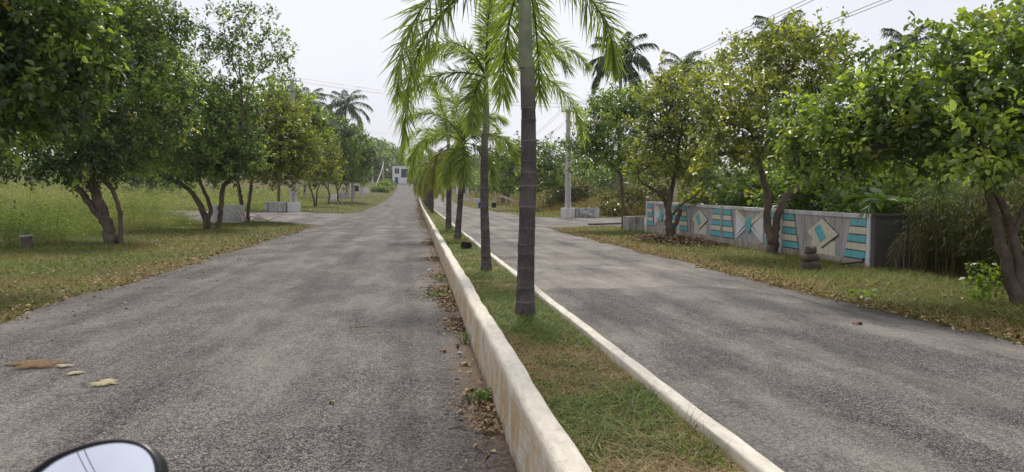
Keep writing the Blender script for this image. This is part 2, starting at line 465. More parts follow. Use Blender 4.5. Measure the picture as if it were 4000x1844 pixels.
M['twig'] = m_plain('dry_twig', (0.26, 0.20, 0.13), 0.9, 0.35, 30, 0.1, 0.3)
M['paper'] = m_plain('white_scrap', (0.75, 0.74, 0.72), 0.8, 0.08, 20, 0.2, 0.1)
m_, n_, l_, b_ = nmat('mirror_glass', 0.015, 0.5)
b_.inputs['Metallic'].default_value = 1.0
l_.new(ramp(n_, l_, noise(n_, l_, pos(n_, l_), 40, 3), [(0.3, (0.80, 0.83, 0.90)), (0.7, (0.84, 0.87, 0.93))]), b_.inputs['Base Color'])
M['mirror'] = m_

# ------------------------------------------------------------------ ground, roads, kerbs
def wob(y, amp, seed, sc=1.0):
    return (vnoise(y, 0 * y + 3.3, sc, seed) - 0.5) * 2 * amp
def eL(y):
    y = np.asarray(y, float)
    return -5.38 + S(y) - 0.25 * ss(y, 70, 90) + wob(y, 0.16, 1, 1.3) + wob(y, 0.07, 2, 0.35)
def eR(y):
    y = np.asarray(y, float)
    return 6.5 + S(y) + 2.0 * ss(y, 52, 60) * (1 - ss(y, 66, 112)) + wob(y, 0.15, 3, 1.4) + wob(y, 0.07, 4, 0.35)
def lN(x): x = np.asarray(x, float); return 48 - 7.5 * np.exp(-np.maximum(-x - 5.3, 0) / 1.8) + wob(x, 0.2, 5, 1.1)
def lF(x): x = np.asarray(x, float); return 60.5 + 13 * np.exp(-np.maximum(-x - 5.3, 0) / 2.2) + wob(x, 0.2, 6, 1.1)
def rN(x): x = np.asarray(x, float); return 40.2 - 3.4 * np.exp(-np.maximum(x - 6.5, 0) / 1.5) + wob(x, 0.2, 7, 1.1)
def rF(x): x = np.asarray(x, float); return 55.0 + 8 * np.exp(-np.maximum(x - 8.2, 0) / 1.5) + wob(x, 0.2, 8, 1.1)
K0, K1, K2, K3 = 0.59, 0.744, 1.478, 1.573        # kerb faces across the median
KH = 0.45

def on_road(x, y, m=0.0):
    x = np.asarray(x, float); y = np.asarray(y, float)
    a = (x > eL(y) + m) & (x < eR(y) - m) & (y < 306)
    b = (x <= -5) & (x > -80) & (y > lN(x) + m) & (y < lF(x) - m)
    c = (x >= 6.2) & (x < 80) & (y > rN(x) + m) & (y < rF(x) - m)
    return a | b | c

def grid_mesh(name, X, Y, Z, mat, **at):
    r, c = X.shape
    V = np.stack([X, Y, Z], -1).reshape(-1, 3)
    i = np.arange(r * c).reshape(r, c)
    F = np.stack([i[:-1, :-1], i[:-1, 1:], i[1:, 1:], i[1:, :-1]], -1).reshape(-1, 4)
    return mesh_np(name, V, F, mat, smooth=True, attr=at)

xs = np.concatenate([-np.geomspace(3000, 80, 14), -np.arange(70, 16, -3.0), np.arange(-15.5, 15.6, 0.42), np.arange(17, 71, 3.0), np.geomspace(80, 3000, 14)])
ys = np.concatenate([[-900, -400, -150, -60, -25], np.arange(-12, 62, 0.45), np.arange(63, 130, 1.3), np.arange(132, 320, 5.0), np.geomspace(330, 4000, 16)])
X, Y = np.meshgrid(xs, ys)
Z = G(X, Y)
low = on_road(X, Y, 0.12)
Z = np.where(low, Z - 0.06, Z + 0.012 + 0.05 * (vnoise(X, Y, 1.6, 11) - 0.5) * (np.abs(X) < 70))
link(bpy.data.objects.new('ground', grid_mesh('ground', X, Y, Z, M['ground'])), kind='structure')

ry = np.concatenate([np.arange(-8, 40, 0.2), np.arange(40, 100, 0.5), np.arange(100, 307, 2.0)])
def strip(name, rows, fL, fR, cols, dz, mat, label=None):
    t = np.linspace(0, 1, cols)
    a, b = fL(rows), fR(rows)
    X = a[:, None] * (1 - t) + b[:, None] * t
    Y = np.repeat(rows[:, None], cols, 1)
    Z = G(X, Y) + dz + 0.018 * (vnoise(X, Y, 1.9, 12) - 0.5)
    me = grid_mesh(name, X, Y, Z, mat)
    return link(bpy.data.objects.new(name, me), kind='structure', label=label)
strip('left_carriageway', ry, eL, lambda y: K0 + 0.03 + S(y), 18, 0.006, M['asphalt'], 'worn speckled asphalt lane left of the kerbed median')
strip('right_carriageway', ry, lambda y: K3 - 0.03 + S(y), eR, 18, 0.006, M['asphalt_right'], 'dusty asphalt lane right of the kerbed median')
def side(name, xr, fN, fF, mat, label):
    t = np.linspace(0, 1, 26)
    a, b = fN(xr), fF(xr)
    Y = a[:, None] * (1 - t) + b[:, None] * t
    X = np.repeat(xr[:, None], 26, 1)
    Z = G(X, Y) + 0.001 + 0.018 * (vnoise(X, Y, 1.9, 12) - 0.5)
    link(bpy.data.objects.new(name, grid_mesh(name, X, Y, Z, mat)), kind='structure', label=label)
side('left_side_road', np.concatenate([-np.arange(4.9, 16, 0.3), -np.geomspace(16.5, 80, 14)]), lN, lF, M['asphalt_side'], 'side road branching off behind the left trees')
side('right_side_road', np.concatenate([np.arange(6.0, 16, 0.3), np.geomspace(16.5, 80, 14)]), rN, rF, M['asphalt_side'], 'side road branching off past the painted wall')

# newer asphalt coat on the near right lane, a thin step along its edge
oy = np.arange(-8, 13.3, 0.2)
def ov_r(y): return 5.98 + wob(y, 0.05, 21, 1.2) + wob(y, 0.03, 22, 0.3) - 1.2 * ss(y, 12.2, 13.6)
t = np.linspace(0, 1, 15)
a = np.full(len(oy), K3 - 0.03); b = ov_r(oy)
X = a[:, None] * (1 - t) + b[:, None] * t
Y = np.repeat(oy[:, None], 15, 1)
Y[-1] += wob(X[-1], 0.25, 23, 0.9)
Z = G(X, Y) + 0.026 + 0.018 * (vnoise(X, Y, 1.9, 12) - 0.5)
X = np.hstack([X, X[:, -1:] + 0.012]); Y = np.hstack([Y, Y[:, -1:]]); Z = np.hstack([Z, Z[:, -1:] - 0.04])
X = np.vstack([X, X[-1:]]); Y = np.vstack([Y, Y[-1:] + 0.015]); Z = np.vstack([Z, Z[-1:] - 0.04])
link(bpy.data.objects.new('asphalt_overlay', grid_mesh('asphalt_overlay', X, Y, Z, M['asphalt_new'])), kind='structure', label='newer asphalt coat on the near right lane')

def kerb(name, prof, rows, label, amp=0.013):
    """prof: (x, z) outline walked from the outer foot over the top to the inner foot"""
    P = np.array(prof); n = len(P)
    X = P[None, :, 0] + S(rows)[:, None]; Zr = np.repeat(P[None, :, 1], len(rows), 0)
    w = wob(rows, amp, hash(name) % 97, 1.1) + wob(rows, amp * 0.6, 31, 0.37)
    hz = wob(rows, amp, 33, 1.7) + wob(rows, amp * 0.5, 34, 0.5)
    f = (P[:, 1] / KH)[None, :]
    X = X + w[:, None] * np.clip(f, 0.3, 1) + 0.006 * (vnoise(rows[:, None] * 3, np.arange(n)[None, :] * 1.7, 1, 35) - 0.5)
    if name == 'kerb_tall':
        X = X - 0.018 * (1 - f) * (vnoise(rows, rows * 0, 0.6, 36)[:, None]) * (np.arange(n)[None, :] < n // 2)
    Z = G(X, rows[:, None] + 0 * X) + Zr + hz[:, None] * (f > 0.5)
    Y = np.repeat(rows[:, None], n, 1)
    o = bpy.data.objects.new(name, grid_mesh(name, X, Y, Z, M['kerb'], hgt=Zr.ravel()))
    # close the near end
    link(o, label=label, cat='kerb')
    return o
kr = np.concatenate([np.arange(-6, 30, 0.12), np.arange(30, 90, 0.4), np.arange(90, 301, 2.0)])
kerb('kerb', [(K0, -0.05), (K0, 0.1), (K0 + 0.004, 0.24), (K0 + 0.006, 0.38), (K0 + 0.009, 0.418), (K0 + 0.016, 0.436), (K0 + 0.03, 0.447), (K0 + 0.045, 0.451), (K1 - 0.03, 0.452), (K1 - 0.012, 0.449), (K1 - 0.003, 0.442), (K1, 0.43), (K1, 0.25)],
     kr, 'thick whitewashed kerb with ochre stains along the left of the median')
kerb('kerb', [(K2, 0.25), (K2, 0.436), (K2 + 0.002, 0.445), (K2 + 0.008, 0.45), (K2 + 0.016, 0.451), (K3 - 0.016, 0.451), (K3 - 0.008, 0.45), (K3 - 0.002, 0.445), (K3, 0.436), (K3, 0.2), (K3, -0.05)],
     kr, 'slim white kerb along the right of the median', 0.009)
SOIL = 0.375
my = np.concatenate([np.arange(-6, 40, 0.2), np.arange(40, 301, 1.0)])
t = np.linspace(-0.02, 1.02, 8)
X = K1 + (K2 - K1) * t[None, :] + S(my)[:, None]
Y = np.repeat(my[:, None], 8, 1)
Z = G(X, Y) + SOIL + 0.03 * (vnoise(X, Y, 0.45, 13) - 0.5)
link(bpy.data.objects.new('median_soil', grid_mesh('median_soil', X, Y, Z, M['soil'])), kind='structure', label='raised strip of earth between the two kerbs')

# ------------------------------------------------------------------ grass and litter
def lerp_col(pal, t):
    pal = np.array(pal, float); t = np.clip(t, 0, 1) * (len(pal) - 1)
    i = np.minimum(t.astype(int), len(pal) - 2); f = (t - i)[:, None]
    return pal[i] * (1 - f) + pal[i + 1] * f

def blades(x, y, z, h, w, lean, col, seg=2, droop=0.0):
    """grass blades as strips; lean = horizontal reach as share of height"""
    n = len(x); a = rng.random(n) * 2 * math.pi
    d = np.stack([np.cos(a), np.sin(a)], 1); p = np.stack([-d[:, 1], d[:, 0]], 1)
    tw = rng.normal(0, 0.5, n)
    p = p * np.cos(tw)[:, None] + d * np.sin(tw)[:, None]
    V = np.zeros((n, (seg + 1) * 2, 3)); lv = np.linspace(0, 1, seg + 1)
    for k, s in enumerate(lv):
        reach = (lean * h) * s ** 1.7
        zz = z + h * (s - droop * s ** 2.4)
        ww = w * (1 - s) ** 0.6 * 0.5 + 0.0004
        V[:, 2 * k, 0] = x + d[:, 0] * reach - p[:, 0] * ww; V[:, 2 * k, 1] = y + d[:, 1] * reach - p[:, 1] * ww; V[:, 2 * k, 2] = zz
        V[:, 2 * k + 1, 0] = x + d[:, 0] * reach + p[:, 0] * ww; V[:, 2 * k + 1, 1] = y + d[:, 1] * reach + p[:, 1] * ww; V[:, 2 * k + 1, 2] = zz
    m = (seg + 1) * 2; b = np.arange(n)[:, None] * m
    F = np.concatenate([b + np.array([[2 * k, 2 * k + 1, 2 * k + 3, 2 * k + 2]]) for k in range(seg)], 1).reshape(-1, 4)
    return V.reshape(-1, 3), F, np.repeat(col, m, 0)

def leaf_quads(p, axis, nrm, L, wr, col, fold=0.18, fine=False):
    """p base points, axis leaf direction, nrm facing; one folded quad per leaf (two when fine)"""
    n = len(p)
    axis = axis / (np.linalg.norm(axis, axis=1)[:, None] + 1e-9)
    side_ = np.cross(axis, nrm); side_ /= np.linalg.norm(side_, axis=1)[:, None] + 1e-9
    nn = np.cross(side_, axis)
    L = np.broadcast_to(L, (n,))[:, None]; W = L * wr * 0.5
    if not fine:
        V = np.stack([p, p + axis * L * 0.5 - side_ * W + nn * L * fold * 0.5, p + axis * L, p + axis * L * 0.5 + side_ * W + nn * L * fold * 0.5], 1)
        F = np.arange(n * 4).reshape(n, 4); m = 4
    else:
        tip = p + axis * L - nn * L * 0.12
        V = np.stack([p, p + axis * L * 0.28 - side_ * W * 0.95 + nn * L * fold * 0.4, p + axis * L * 0.72 - side_ * W * 0.8 + nn * L * fold * 0.35, tip,
                      p + axis * L * 0.72 + side_ * W * 0.8 + nn * L * fold * 0.35, p + axis * L * 0.28 + side_ * W * 0.95 + nn * L * fold * 0.4], 1)
        b = np.arange(n)[:, None] * 6
        F = np.concatenate([b + [[0, 1, 2, 3]], b + [[0, 3, 4, 5]]], 1).reshape(-1, 4); m = 6
    return V.reshape(-1, 3), F, np.repeat(col, m, 0)

DRY = [(0.12, 0.085, 0.04), (0.30, 0.225, 0.11), (0.44, 0.35, 0.18)]
GREEN = [(0.05, 0.085, 0.018), (0.12, 0.175, 0.035), (0.22, 0.275, 0.065)]
def mix_green(share, n, spread=0.5):
    """share of green per blade (0..1) -> colours"""
    isg = rng.random(n) < share
    t = np.clip(rng.normal(0.5, spread * 0.5, n), 0, 1)
    return np.where(isg[:, None], lerp_col(GREEN, t), lerp_col(DRY, t))

# median turf: creeping, patchy green and straw
def med_pts(n, y0, y1, power=1.0):
    u = rng.random(n) ** power
    y = y0 + (y1 - y0) * u; x = K1 + 0.01 + (K2 - K1 - 0.02) * rng.random(n)
    return x + S(y), y
parts = []
for n, y0, y1, hh, ww, seg in ((80000, 3.2, 11, 0.026, 0.0065, 2), (42000, 11, 24, 0.032, 0.011, 1), (24000, 24, 70, 0.045, 0.024, 1), (6000, 70, 260, 0.07, 0.06, 1)):
    x, y = med_pts(n, y0, y1, 1.4)
    gp = vnoise(x, y, 0.28, 41) * 0.5 + vnoise(x, y, 1.3, 42) * 0.5
    base = 0.24 + 0.46 * ss(y, 6.4, 7.6) - 0.35 * ss(y, 5.0, 5.4) * (1 - ss(y, 6.0, 6.8)) + 0.15 * ss(y, 12, 20)
    share = np.clip(base + (gp - 0.5) * 3.2, 0.03, 0.97)
    col = mix_green(share, n, 0.8)
    h = hh * rng.gamma(3, 0.33, n) * (0.7 + 0.7 * share)
    parts.append(blades(x, y, G(x, y) + SOIL - 0.008 + 0.02 * rng.random(n), h, ww * (0.6 + 0.9 * rng.random(n)), 0.8 + 3.4 * rng.random(n) ** 2, col, seg, 0.2 + 0.5 * (rng.random(n) < 0.4)))
# small broad leaves in the turf and flat straw runners
n = 26000; x, y = med_pts(n, 3.2, 24, 1.5)
share = np.clip((vnoise(x, y, 0.35, 49) - 0.42) * 4, 0, 1); k = rng.random(n) < share; x, y = x[k], y[k]; n = len(x)
parts.append(leaf_quads(np.stack([x, y, G(x, y) + SOIL + 0.005 + 0.035 * rng.random(n)], 1), rng.normal(0, 1, (n, 3)) + [0, 0, 0.2], rng.normal(0, 0.5, (n, 3)) + [0, 0, 1], 0.014 + 0.014 * rng.random(n), 0.6, lerp_col(GREEN, np.clip(rng.normal(0.55, 0.3, n), 0, 1))))
n = 9000; x, y = med_pts(n, 3.2, 16, 1.5)
parts.append(blades(x, y, G(x, y) + SOIL + 0.01 + 0.02 * rng.random(n), np.full(n, 0.016), np.full(n, 0.0035), 4 + 5 * rng.random(n), lerp_col(DRY, 0.3 + 0.7 * rng.random(n)), 2, 0.3))
# long wisps leaning over the kerbs
n = 420; x, y = med_pts(n, 3.4, 16, 1.3); x = np.where(rng.random(n) < 0.75, K2 - 0.03 - 0.05 * rng.random(n), x)
parts.append(blades(x, y, G(x, y) + SOIL, 0.06 + 0.12 * rng.random(n), np.full(n, 0.004), 0.4 + 0.6 * rng.random(n), mix_green(np.full(n, 0.5), n), 2, 0.15))
def build_blades(name, parts, label, cat='grass', mat='blade'):
    V, F, T = cat_parts(parts)
    return obj(name, mesh_np(name, V, F, M[mat], T), label=label, cat=cat, kind='stuff')
build_blades('median_grass', parts, 'short patchy green and straw grass on the median strip')

# verges
def scatter(n, x0, x1, y0, y1, py=1.0):
    y = y0 + (y1 - y0) * rng.random(n) ** py; x = x0 + (x1 - x0) * rng.random(n); return x, y
def keep_off(x, y, m=-0.06):
    k = ~on_road(x, y, m); return x[k], y[k]
parts = []
for n, x0, x1, y0, y1, hh, ww, py in ((98000, -13, -5.1, 5.5, 26, 0.065, 0.016, 1.0), (60000, -16, -5.1, 24, 50, 0.08, 0.03, 1.0), (24000, -22, -5.1, 58, 180, 0.14, 0.07, 1.3)):
    x, y = keep_off(*scatter(n, x0, x1, y0, y1, py)); n = len(x)
    ed = np.clip((eL(y) - x) / 1.2, 0, 1)
    share = np.clip(0.6 + 0.45 * (vnoise(x, y, 1.4, 43) - 0.45) * 2 - 0.3 * (1 - ed) + 0.25 * ss(y, 20, 60), 0.08, 0.9)
    h = hh * rng.gamma(4, 0.25, n)
    parts.append(blades(x, y, G(x, y) - 0.005, h, ww * (0.6 + 0.8 * rng.random(n)), 0.6 + 1.3 * rng.random(n), mix_green(share, n), 1, 0.2))
build_blades('left_verge_grass', parts, 'mown green and straw grass under the left trees')
parts = []
for n, x0, x1, y0, y1, hh, ww, py in ((90000, 6.2, 10.4, 2.5, 20, 0.075, 0.014, 1.0), (14000, 10.2, 16, 2.5, 17, 0.10, 0.02, 1.0), (42000, 6.2, 10.4, 20, 40, 0.075, 0.024, 1.0), (16000, 7, 14, 56, 150, 0.12, 0.07, 1.3)):
    x, y = keep_off(*scatter(n, x0, x1, y0, y1, py)); n = len(x)
    ed = np.clip((x - eR(y)) / 1.4, 0, 1)
    share = np.clip(0.2 + 0.5 * ed + 0.5 * (vnoise(x, y, 1.2, 44) - 0.5), 0.05, 0.9)
    col = mix_green(share, n); col[:, 0] *= 1.05
    h = hh * rng.gamma(4, 0.25, n)
    parts.append(blades(x, y, G(x, y) - 0.005, h, ww * (0.6 + 0.8 * rng.random(n)), 0.7 + 1.3 * rng.random(n), col, 1, 0.2))
build_blades('right_verge_grass', parts, 'yellowing grass between the right lane and the painted wall')

# fields of tall weeds
def weeds(x, y, h, pal, leaf, nl=5):
    n = len(x); z = G(x, y)
    t = np.clip(vnoise(x, y, 4.0, 45) * 0.6 + rng.random(n) * 0.5 - 0.05, 0, 1)
    col = lerp_col(pal, t)
    A = blades(x, y, z - 0.02, h, np.maximum(0.012, leaf * 0.22), 0.12 + 0.2 * rng.random(n), col * 0.85, 1)
    k = np.repeat(np.arange(n), nl); m = len(k)
    f = 0.25 + 0.78 * rng.random(m)
    lx = x[k] + rng.normal(0, 0.09, m) * (h[k] + 0.3); ly = y[k] + rng.normal(0, 0.09, m) * (h[k] + 0.3); lz = z[k] + h[k] * f
    B = leaf_quads(np.stack([lx, ly, lz], 1), rng.normal(0, 1, (m, 3)) + [0, 0, 0.5], rng.normal(0, 0.7, (m, 3)) + [0, 0, 0.8], leaf[k] * (0.6 + 0.8 * rng.random(m)), 0.5, np.clip(col[k] * (0.75 + 0.5 * rng.random((m, 1))), 0, 1))
    return [A, B]

MEADOW = [(0.09, 0.135, 0.05), (0.18, 0.24, 0.085), (0.30, 0.335, 0.13), (0.33, 0.30, 0.16), (0.15, 0.225, 0.075)]
parts = []
for n, x0, x1, y0, y1, h0, lf in ((16000, -24, -12.2, 20, 48, 1.0, 0.07), (22000, -45, -14, 28, 60, 1.5, 0.085), (9000, -70, -13, 60, 110, 1.0, 0.16), (5000, -110, -18, 100, 190, 1.3, 0.3), (3000, -18, -12, 62, 100, 0.7, 0.1)):
    x, y = keep_off(*scatter(n, x0, x1, y0, y1), -0.5)
    k = x < -11.6 - 1.2 * vnoise(y, y * 0, 3, 46); x, y = x[k], y[k]; n = len(x)
    h = h0 * (0.55 + 0.6 * rng.random(n)) * (0.65 + 0.7 * vnoise(x, y, 5, 47)) * (0.35 + 0.65 * ss(-x, 11.5, 15))
    parts += weeds(x, y, h, MEADOW, np.full(n, lf))
n = 2600; x, y = keep_off(*scatter(n, -60, -13, 24, 100), -0.5); k = vnoise(x, y, 3.0, 54) > 0.55; x, y = x[k], y[k]; n = len(x)
parts += weeds(x, y, 1.1 + 0.9 * rng.random(n), [(0.05, 0.085, 0.025), (0.10, 0.155, 0.04), (0.2, 0.25, 0.07)], np.full(n, 0.13), 9)
n = 2600; x, y = keep_off(*scatter(n, -60, -13, 24, 100), -0.5); k = vnoise(x, y, 3.5, 55) > 0.5; x, y = x[k], y[k]; n = len(x)
parts += weeds(x, y, 0.9 + 0.8 * rng.random(n), [(0.26, 0.22, 0.12), (0.40, 0.35, 0.2), (0.46, 0.44, 0.22)], np.full(n, 0.10), 6)
build_blades('meadow_weeds', parts, 'tall yellow-green weeds filling the left field', 'weeds')
STRAW = [(0.10, 0.085, 0.035), (0.20, 0.155, 0.065), (0.29, 0.225, 0.10), (0.13, 0.14, 0.04)]
parts = []
for n, x0, x1, y0, y1, h0, lf in ((9000, 11.5, 40, 57, 80, 1.25, 0.11), (7000, 11.5, 70, 78, 120, 1.5, 0.18), (5000, 13, 90, 120, 200, 1.8, 0.3), (3500, 11.5, 26, 20, 39, 0.9, 0.09)):
    x, y = keep_off(*scatter(n, x0, x1, y0, y1), -0.6); n = len(x)
    h = h0 * (0.5 + 0.6 * rng.random(n)) * (0.6 + 0.8 * vnoise(x, y, 4, 48)) * (0.3 + 0.7 * ss(x, 11.5, 15))
    parts += weeds(x, y, h, STRAW, np.full(n, lf), 4)
build_blades('dry_field_weeds', parts, 'tall dry straw-brown weeds in the field behind the right pole', 'weeds')

# litter of dry leaves: along the kerb foot, verge edges and under trees
LIT = [(0.045, 0.028, 0.018), (0.17, 0.105, 0.055), (0.42, 0.31, 0.18), (0.24, 0.16, 0.08)]
def litter(x, y, z, L):
    n = len(x); col = lerp_col(LIT, rng.random(n))
    ax = np.stack([rng.normal(0, 1, n), rng.normal(0, 1, n), rng.normal(0, 0.25, n)], 1)
    nr = np.stack([rng.normal(0, 0.35, n), rng.normal(0, 0.35, n), np.ones(n)], 1)
    return leaf_quads(np.stack([x, y, z + 0.012 + 0.02 * rng.random(n)], 1), ax, nr, L, 0.5, col, 0.3)
parts = []
n = 11000; y = 4.5 + 50 * rng.random(n) ** 1.3
cl = vnoise(y, y * 0, 1.1, 51); k = rng.random(n) < np.clip((cl - 0.42) * 3.2, 0.04, 1); y = y[k]; n = len(y)
x = K0 - 0.02 - np.abs(rng.normal(0, 0.17, n)) * (0.5 + cl[k])
parts.append(litter(x, y, G(x, y) + 0.012, 0.03 + 0.05 * rng.random(n)))
n = 2600; y = 4.6 + 9 * rng.random(n); cl = vnoise(y, y * 0, 0.7, 53); k = cl > 0.45; y = y[k]; n = len(y); x = K0 - 0.02 - np.abs(rng.normal(0, 0.11, n)) * (0.5 + cl[k])
parts.append(litter(x, y, G(x, y) + 0.01, 0.025 + 0.04 * rng.random(n)))
n = 1500; y = 50 + 110 * rng.random(n); x = K0 - 0.03 - np.abs(rng.normal(0, 0.3, n)) + S(y)
parts.append(litter(x, y, G(x, y), 0.1 + 0.05 * rng.random(n)))
build_blades('kerb_leaf_litter', parts, 'drifts of brown dry leaves at the foot of the thick kerb', 'leaf litter', 'litter')
parts = []
n = 3000; y = 7 + 36 * rng.random(n); x = eL(y) + 0.18 - np.abs(rng.normal(0, 0.8, n)) - 4 * (rng.random(n) < 0.35) * rng.random(n)
parts.append(litter(x, y, G(x, y) + 0.03, 0.05 + 0.06 * rng.random(n)))
n = 600; y = 8 + 30 * rng.random(n); x = eL(y) + 1.6 * rng.random(n) ** 2
parts.append(litter(x, y, G(x, y), 0.03 + 0.04 * rng.random(n)))
build_blades('left_leaf_litter', parts, 'scattered dry leaves along the left verge', 'leaf litter', 'litter')
parts = []
n = 4800; y = 5.2 + 33 * rng.random(n); x = eR(y) - 0.16 + np.abs(rng.normal(0, 0.55, n)) + 2.5 * (rng.random(n) < 0.25) * rng.random(n)
k = x < 10; x, y = x[k], y[k]; n = len(x)
parts.append(litter(x, y, G(x, y) + 0.03, 0.035 + 0.055 * rng.random(n)))
n = 2600; x = 9.0 + rng.normal(0, 0.5, n); y = 26.6 + rng.normal(0, 1.4, n); k = x < 10.1; x, y = x[k], y[k]
parts.append(litter(x, y, G(x, y) + 0.05 + 0.10 * np.exp(-((x - 9.0) ** 2 + (y - 26.6) ** 2 * 0.3)), 0.08 + 0.08 * rng.random(len(x))))
build_blades('right_leaf_litter', parts, 'dry straw and leaves along the right verge', 'leaf litter', 'litter')

# ------------------------------------------------------------------ trees
def crown(lobes, sparse, dens, leaf, pal, lpc=16, fine=False, young=0.12, yel=0.005, twig=0.34, depth=1.15, fill=0.4):
    P, D, K = [], [], []
    for lst, dd in ((lobes, dens), (sparse, dens * 0.42)):
        for (cx, cy_, cz, rx, rz) in lst:
            ryy = rx * depth
            area = 4 * math.pi * ((rx * ryy) ** 1.6 / 3 + (rx * rz) ** 1.6 / 3 + (ryy * rz) ** 1.6 / 3) ** (1 / 1.6)
            n = max(6, int(area * dd))
            d = rng.normal(0, 1, (n, 3)); d /= np.linalg.norm(d, axis=1)[:, None]
            r = fill + (1.06 - fill) * rng.random(n) ** 0.6
            r = np.where(rng.random(n) < 0.09, 1.08 + 0.28 * rng.random(n), r)
            bulge = 0.66 + 0.62 * vnoise(d[:, 0] * 2.2 + cx, d[:, 2] * 2.2 + d[:, 1] * 1.7 + cz, 0.7, 61)
            P.append(np.array([cx, cy_, cz]) + d * np.array([rx, ryy, rz]) * (r * bulge)[:, None])
            D.append(d + rng.normal(0, 0.55, (n, 3)) + [0, 0, 0.12])
    P, D = np.vstack(P), np.vstack(D); D /= np.linalg.norm(D, axis=1)[:, None]
    n = len(P)
    # colour by shoot: patches of older dark leaves, fresh shoots, the odd yellow one
    t = np.clip(0.25 + 0.6 * (vnoise(P[:, 0] * 1.3 + P[:, 1], P[:, 2] * 1.3, 0.9, 62) - 0.3) + rng.normal(0, 0.16, n), 0, 0.8)
    t = np.where(rng.random(n) < young, 0.85 + 0.15 * rng.random(n), t)
    col = lerp_col(pal, t)
    col = np.where((rng.random(n) < yel)[:, None], np.array([[0.38, 0.35, 0.07]]), col)
    k = np.repeat(np.arange(n), lpc); m = len(k)
    s = rng.random(m)
    p = P[k] + D[k] * (s * twig)[:, None] + rng.normal(0, 0.06 * twig / 0.34, (m, 3)) - np.array([0, 0, 0.10]) * (s ** 2 * twig)[:, None]
    ax = D[k] * 0.7 + rng.normal(0, 0.75, (m, 3)) + [0, 0, -0.22]
    nr = rng.normal(0, 0.55, (m, 3)) + [0, 0, 0.9]
    c = np.clip(col[k] * (0.72 + 0.56 * rng.random((m, 1))), 0, 1)
    return leaf_quads(p, ax, nr, leaf * (0.45 + 0.95 * rng.random(m)), 0.58, c, 0.2, fine)

def limbs(stems, lobes, sparse, rt=0.05, nsub=5, nside=9):
    parts = []
    allp = []
    for s in stems:
        A = np.array(s, float)
        pr = catmull(A, 5)
        pr[1:-1, :3] += rng.normal(0, 1, (len(pr) - 2, 3)) * pr[1:-1, 3:4] * 0.12
        V, F = tube(pr[:, :3], np.maximum(pr[:, 3], 0.008), nside, 0.05)
        parts.append((V, F)); allp.append(pr)
    allp = np.vstack(allp)
    for (cx, cy_, cz, rx, rz) in list(lobes) + list(sparse):
        c = np.array([cx, cy_, cz])
        q = allp[allp[:, 2] < cz - 0.1 * rz] if (allp[:, 2] < cz - 0.1 * rz).any() else allp
        up = q[q[:, 2] > allp[:, 2].min() + 0.35 * (allp[:, 2].max() - allp[:, 2].min())]
        if len(up): q = up
        j = np.argmin(np.linalg.norm(q[:, :3] - c, axis=1) + 0.3 * np.abs(q[:, 2] - cz))
        b = q[j]; r0 = min(b[3] * 0.8, rt)
        mid = (b[:3] + c) / 2 + np.array([0, 0, 0.12 * np.linalg.norm(c - b[:3])]) + rng.normal(0, 0.08, 3) * rx
        pr = catmull(np.array([b[:3], mid, c]), 5)
        parts.append(tube(pr, np.linspace(r0, r0 * 0.45, len(pr)), 6, 0.05))
        for _ in range(nsub):
            d = rng.normal(0, 1, 3); d /= np.linalg.norm(d); d[2] = abs(d[2]) * 0.8 - 0.15
            e = c + d * np.array([rx, rx, rz]) * 0.98
            o_ = pr[rng.integers(len(pr) // 2, len(pr))]
            mm = (o_ + e) / 2 + rng.normal(0, 0.08, 3) * rx
            q2 = catmull(np.array([o_, mm, e]), 4)
            parts.append(tube(q2, np.linspace(r0 * 0.42, 0.006, len(q2)), 5))
    return cat_parts(parts)[:2]

PAL_DARK = [(0.042, 0.070, 0.030), (0.084, 0.128, 0.046), (0.145, 0.200, 0.062), (0.24, 0.33, 0.075), (0.33, 0.42, 0.09)]
PAL_MID = [(0.056, 0.090, 0.030), (0.110, 0.165, 0.046), (0.18, 0.245, 0.062), (0.29, 0.375, 0.075), (0.39, 0.46, 0.09)]
PAL_OLIVE = [(0.068, 0.088, 0.030), (0.128, 0.155, 0.046), (0.20, 0.23, 0.060), (0.31, 0.34, 0.070), (0.42, 0.41, 0.08)]

def volume(lobes, back=0.9):
    """give a crown seen from the road its far half as well"""
    out = list(lobes)
    for (cx, cy_, cz, rx, rz) in lobes:
        d = back * rx * (0.8 + 0.7 * random.random())
        out.append((cx + random.uniform(-0.3, 0.3) * rx, cy_ + d, cz + random.uniform(-0.15, 0.15) * rz, rx * 0.85, rz * 0.85))
    return out

def tree(key, label, pal, dens, leaf, bark='bark', group='broad-leaved trees along the road', lpc=16, fine=False, young=0.12, yel=0.005, rt=0.05, twig=0.34, back=0.9, name='broadleaf_tree'):
    T = TREES[key]; b = np.array(T['stems'][0][0][:3]); b[2] = min(b[2], g(b[0], b[1]))
    e = empty(name, b, label=label, cat='tree', group=group)
    lobes = volume(T['lobes'], back) if back else T['lobes']
    V, F = limbs(T['stems'], lobes, T['sparse'], rt)
    V = V - b
    obj('trunk', mesh_np('trunk', V, F, M[bark], smooth=True), e)
    V, F, C_ = crown(lobes, T['sparse'], dens * (0.86 if key in ('L0', 'L1', 'L2', 'L3') else 0.66), leaf, pal, lpc, fine, young, yel, twig)
    obj('crown', mesh_np('crown', V - b, F, M['leaf'], C_), e)
    return e

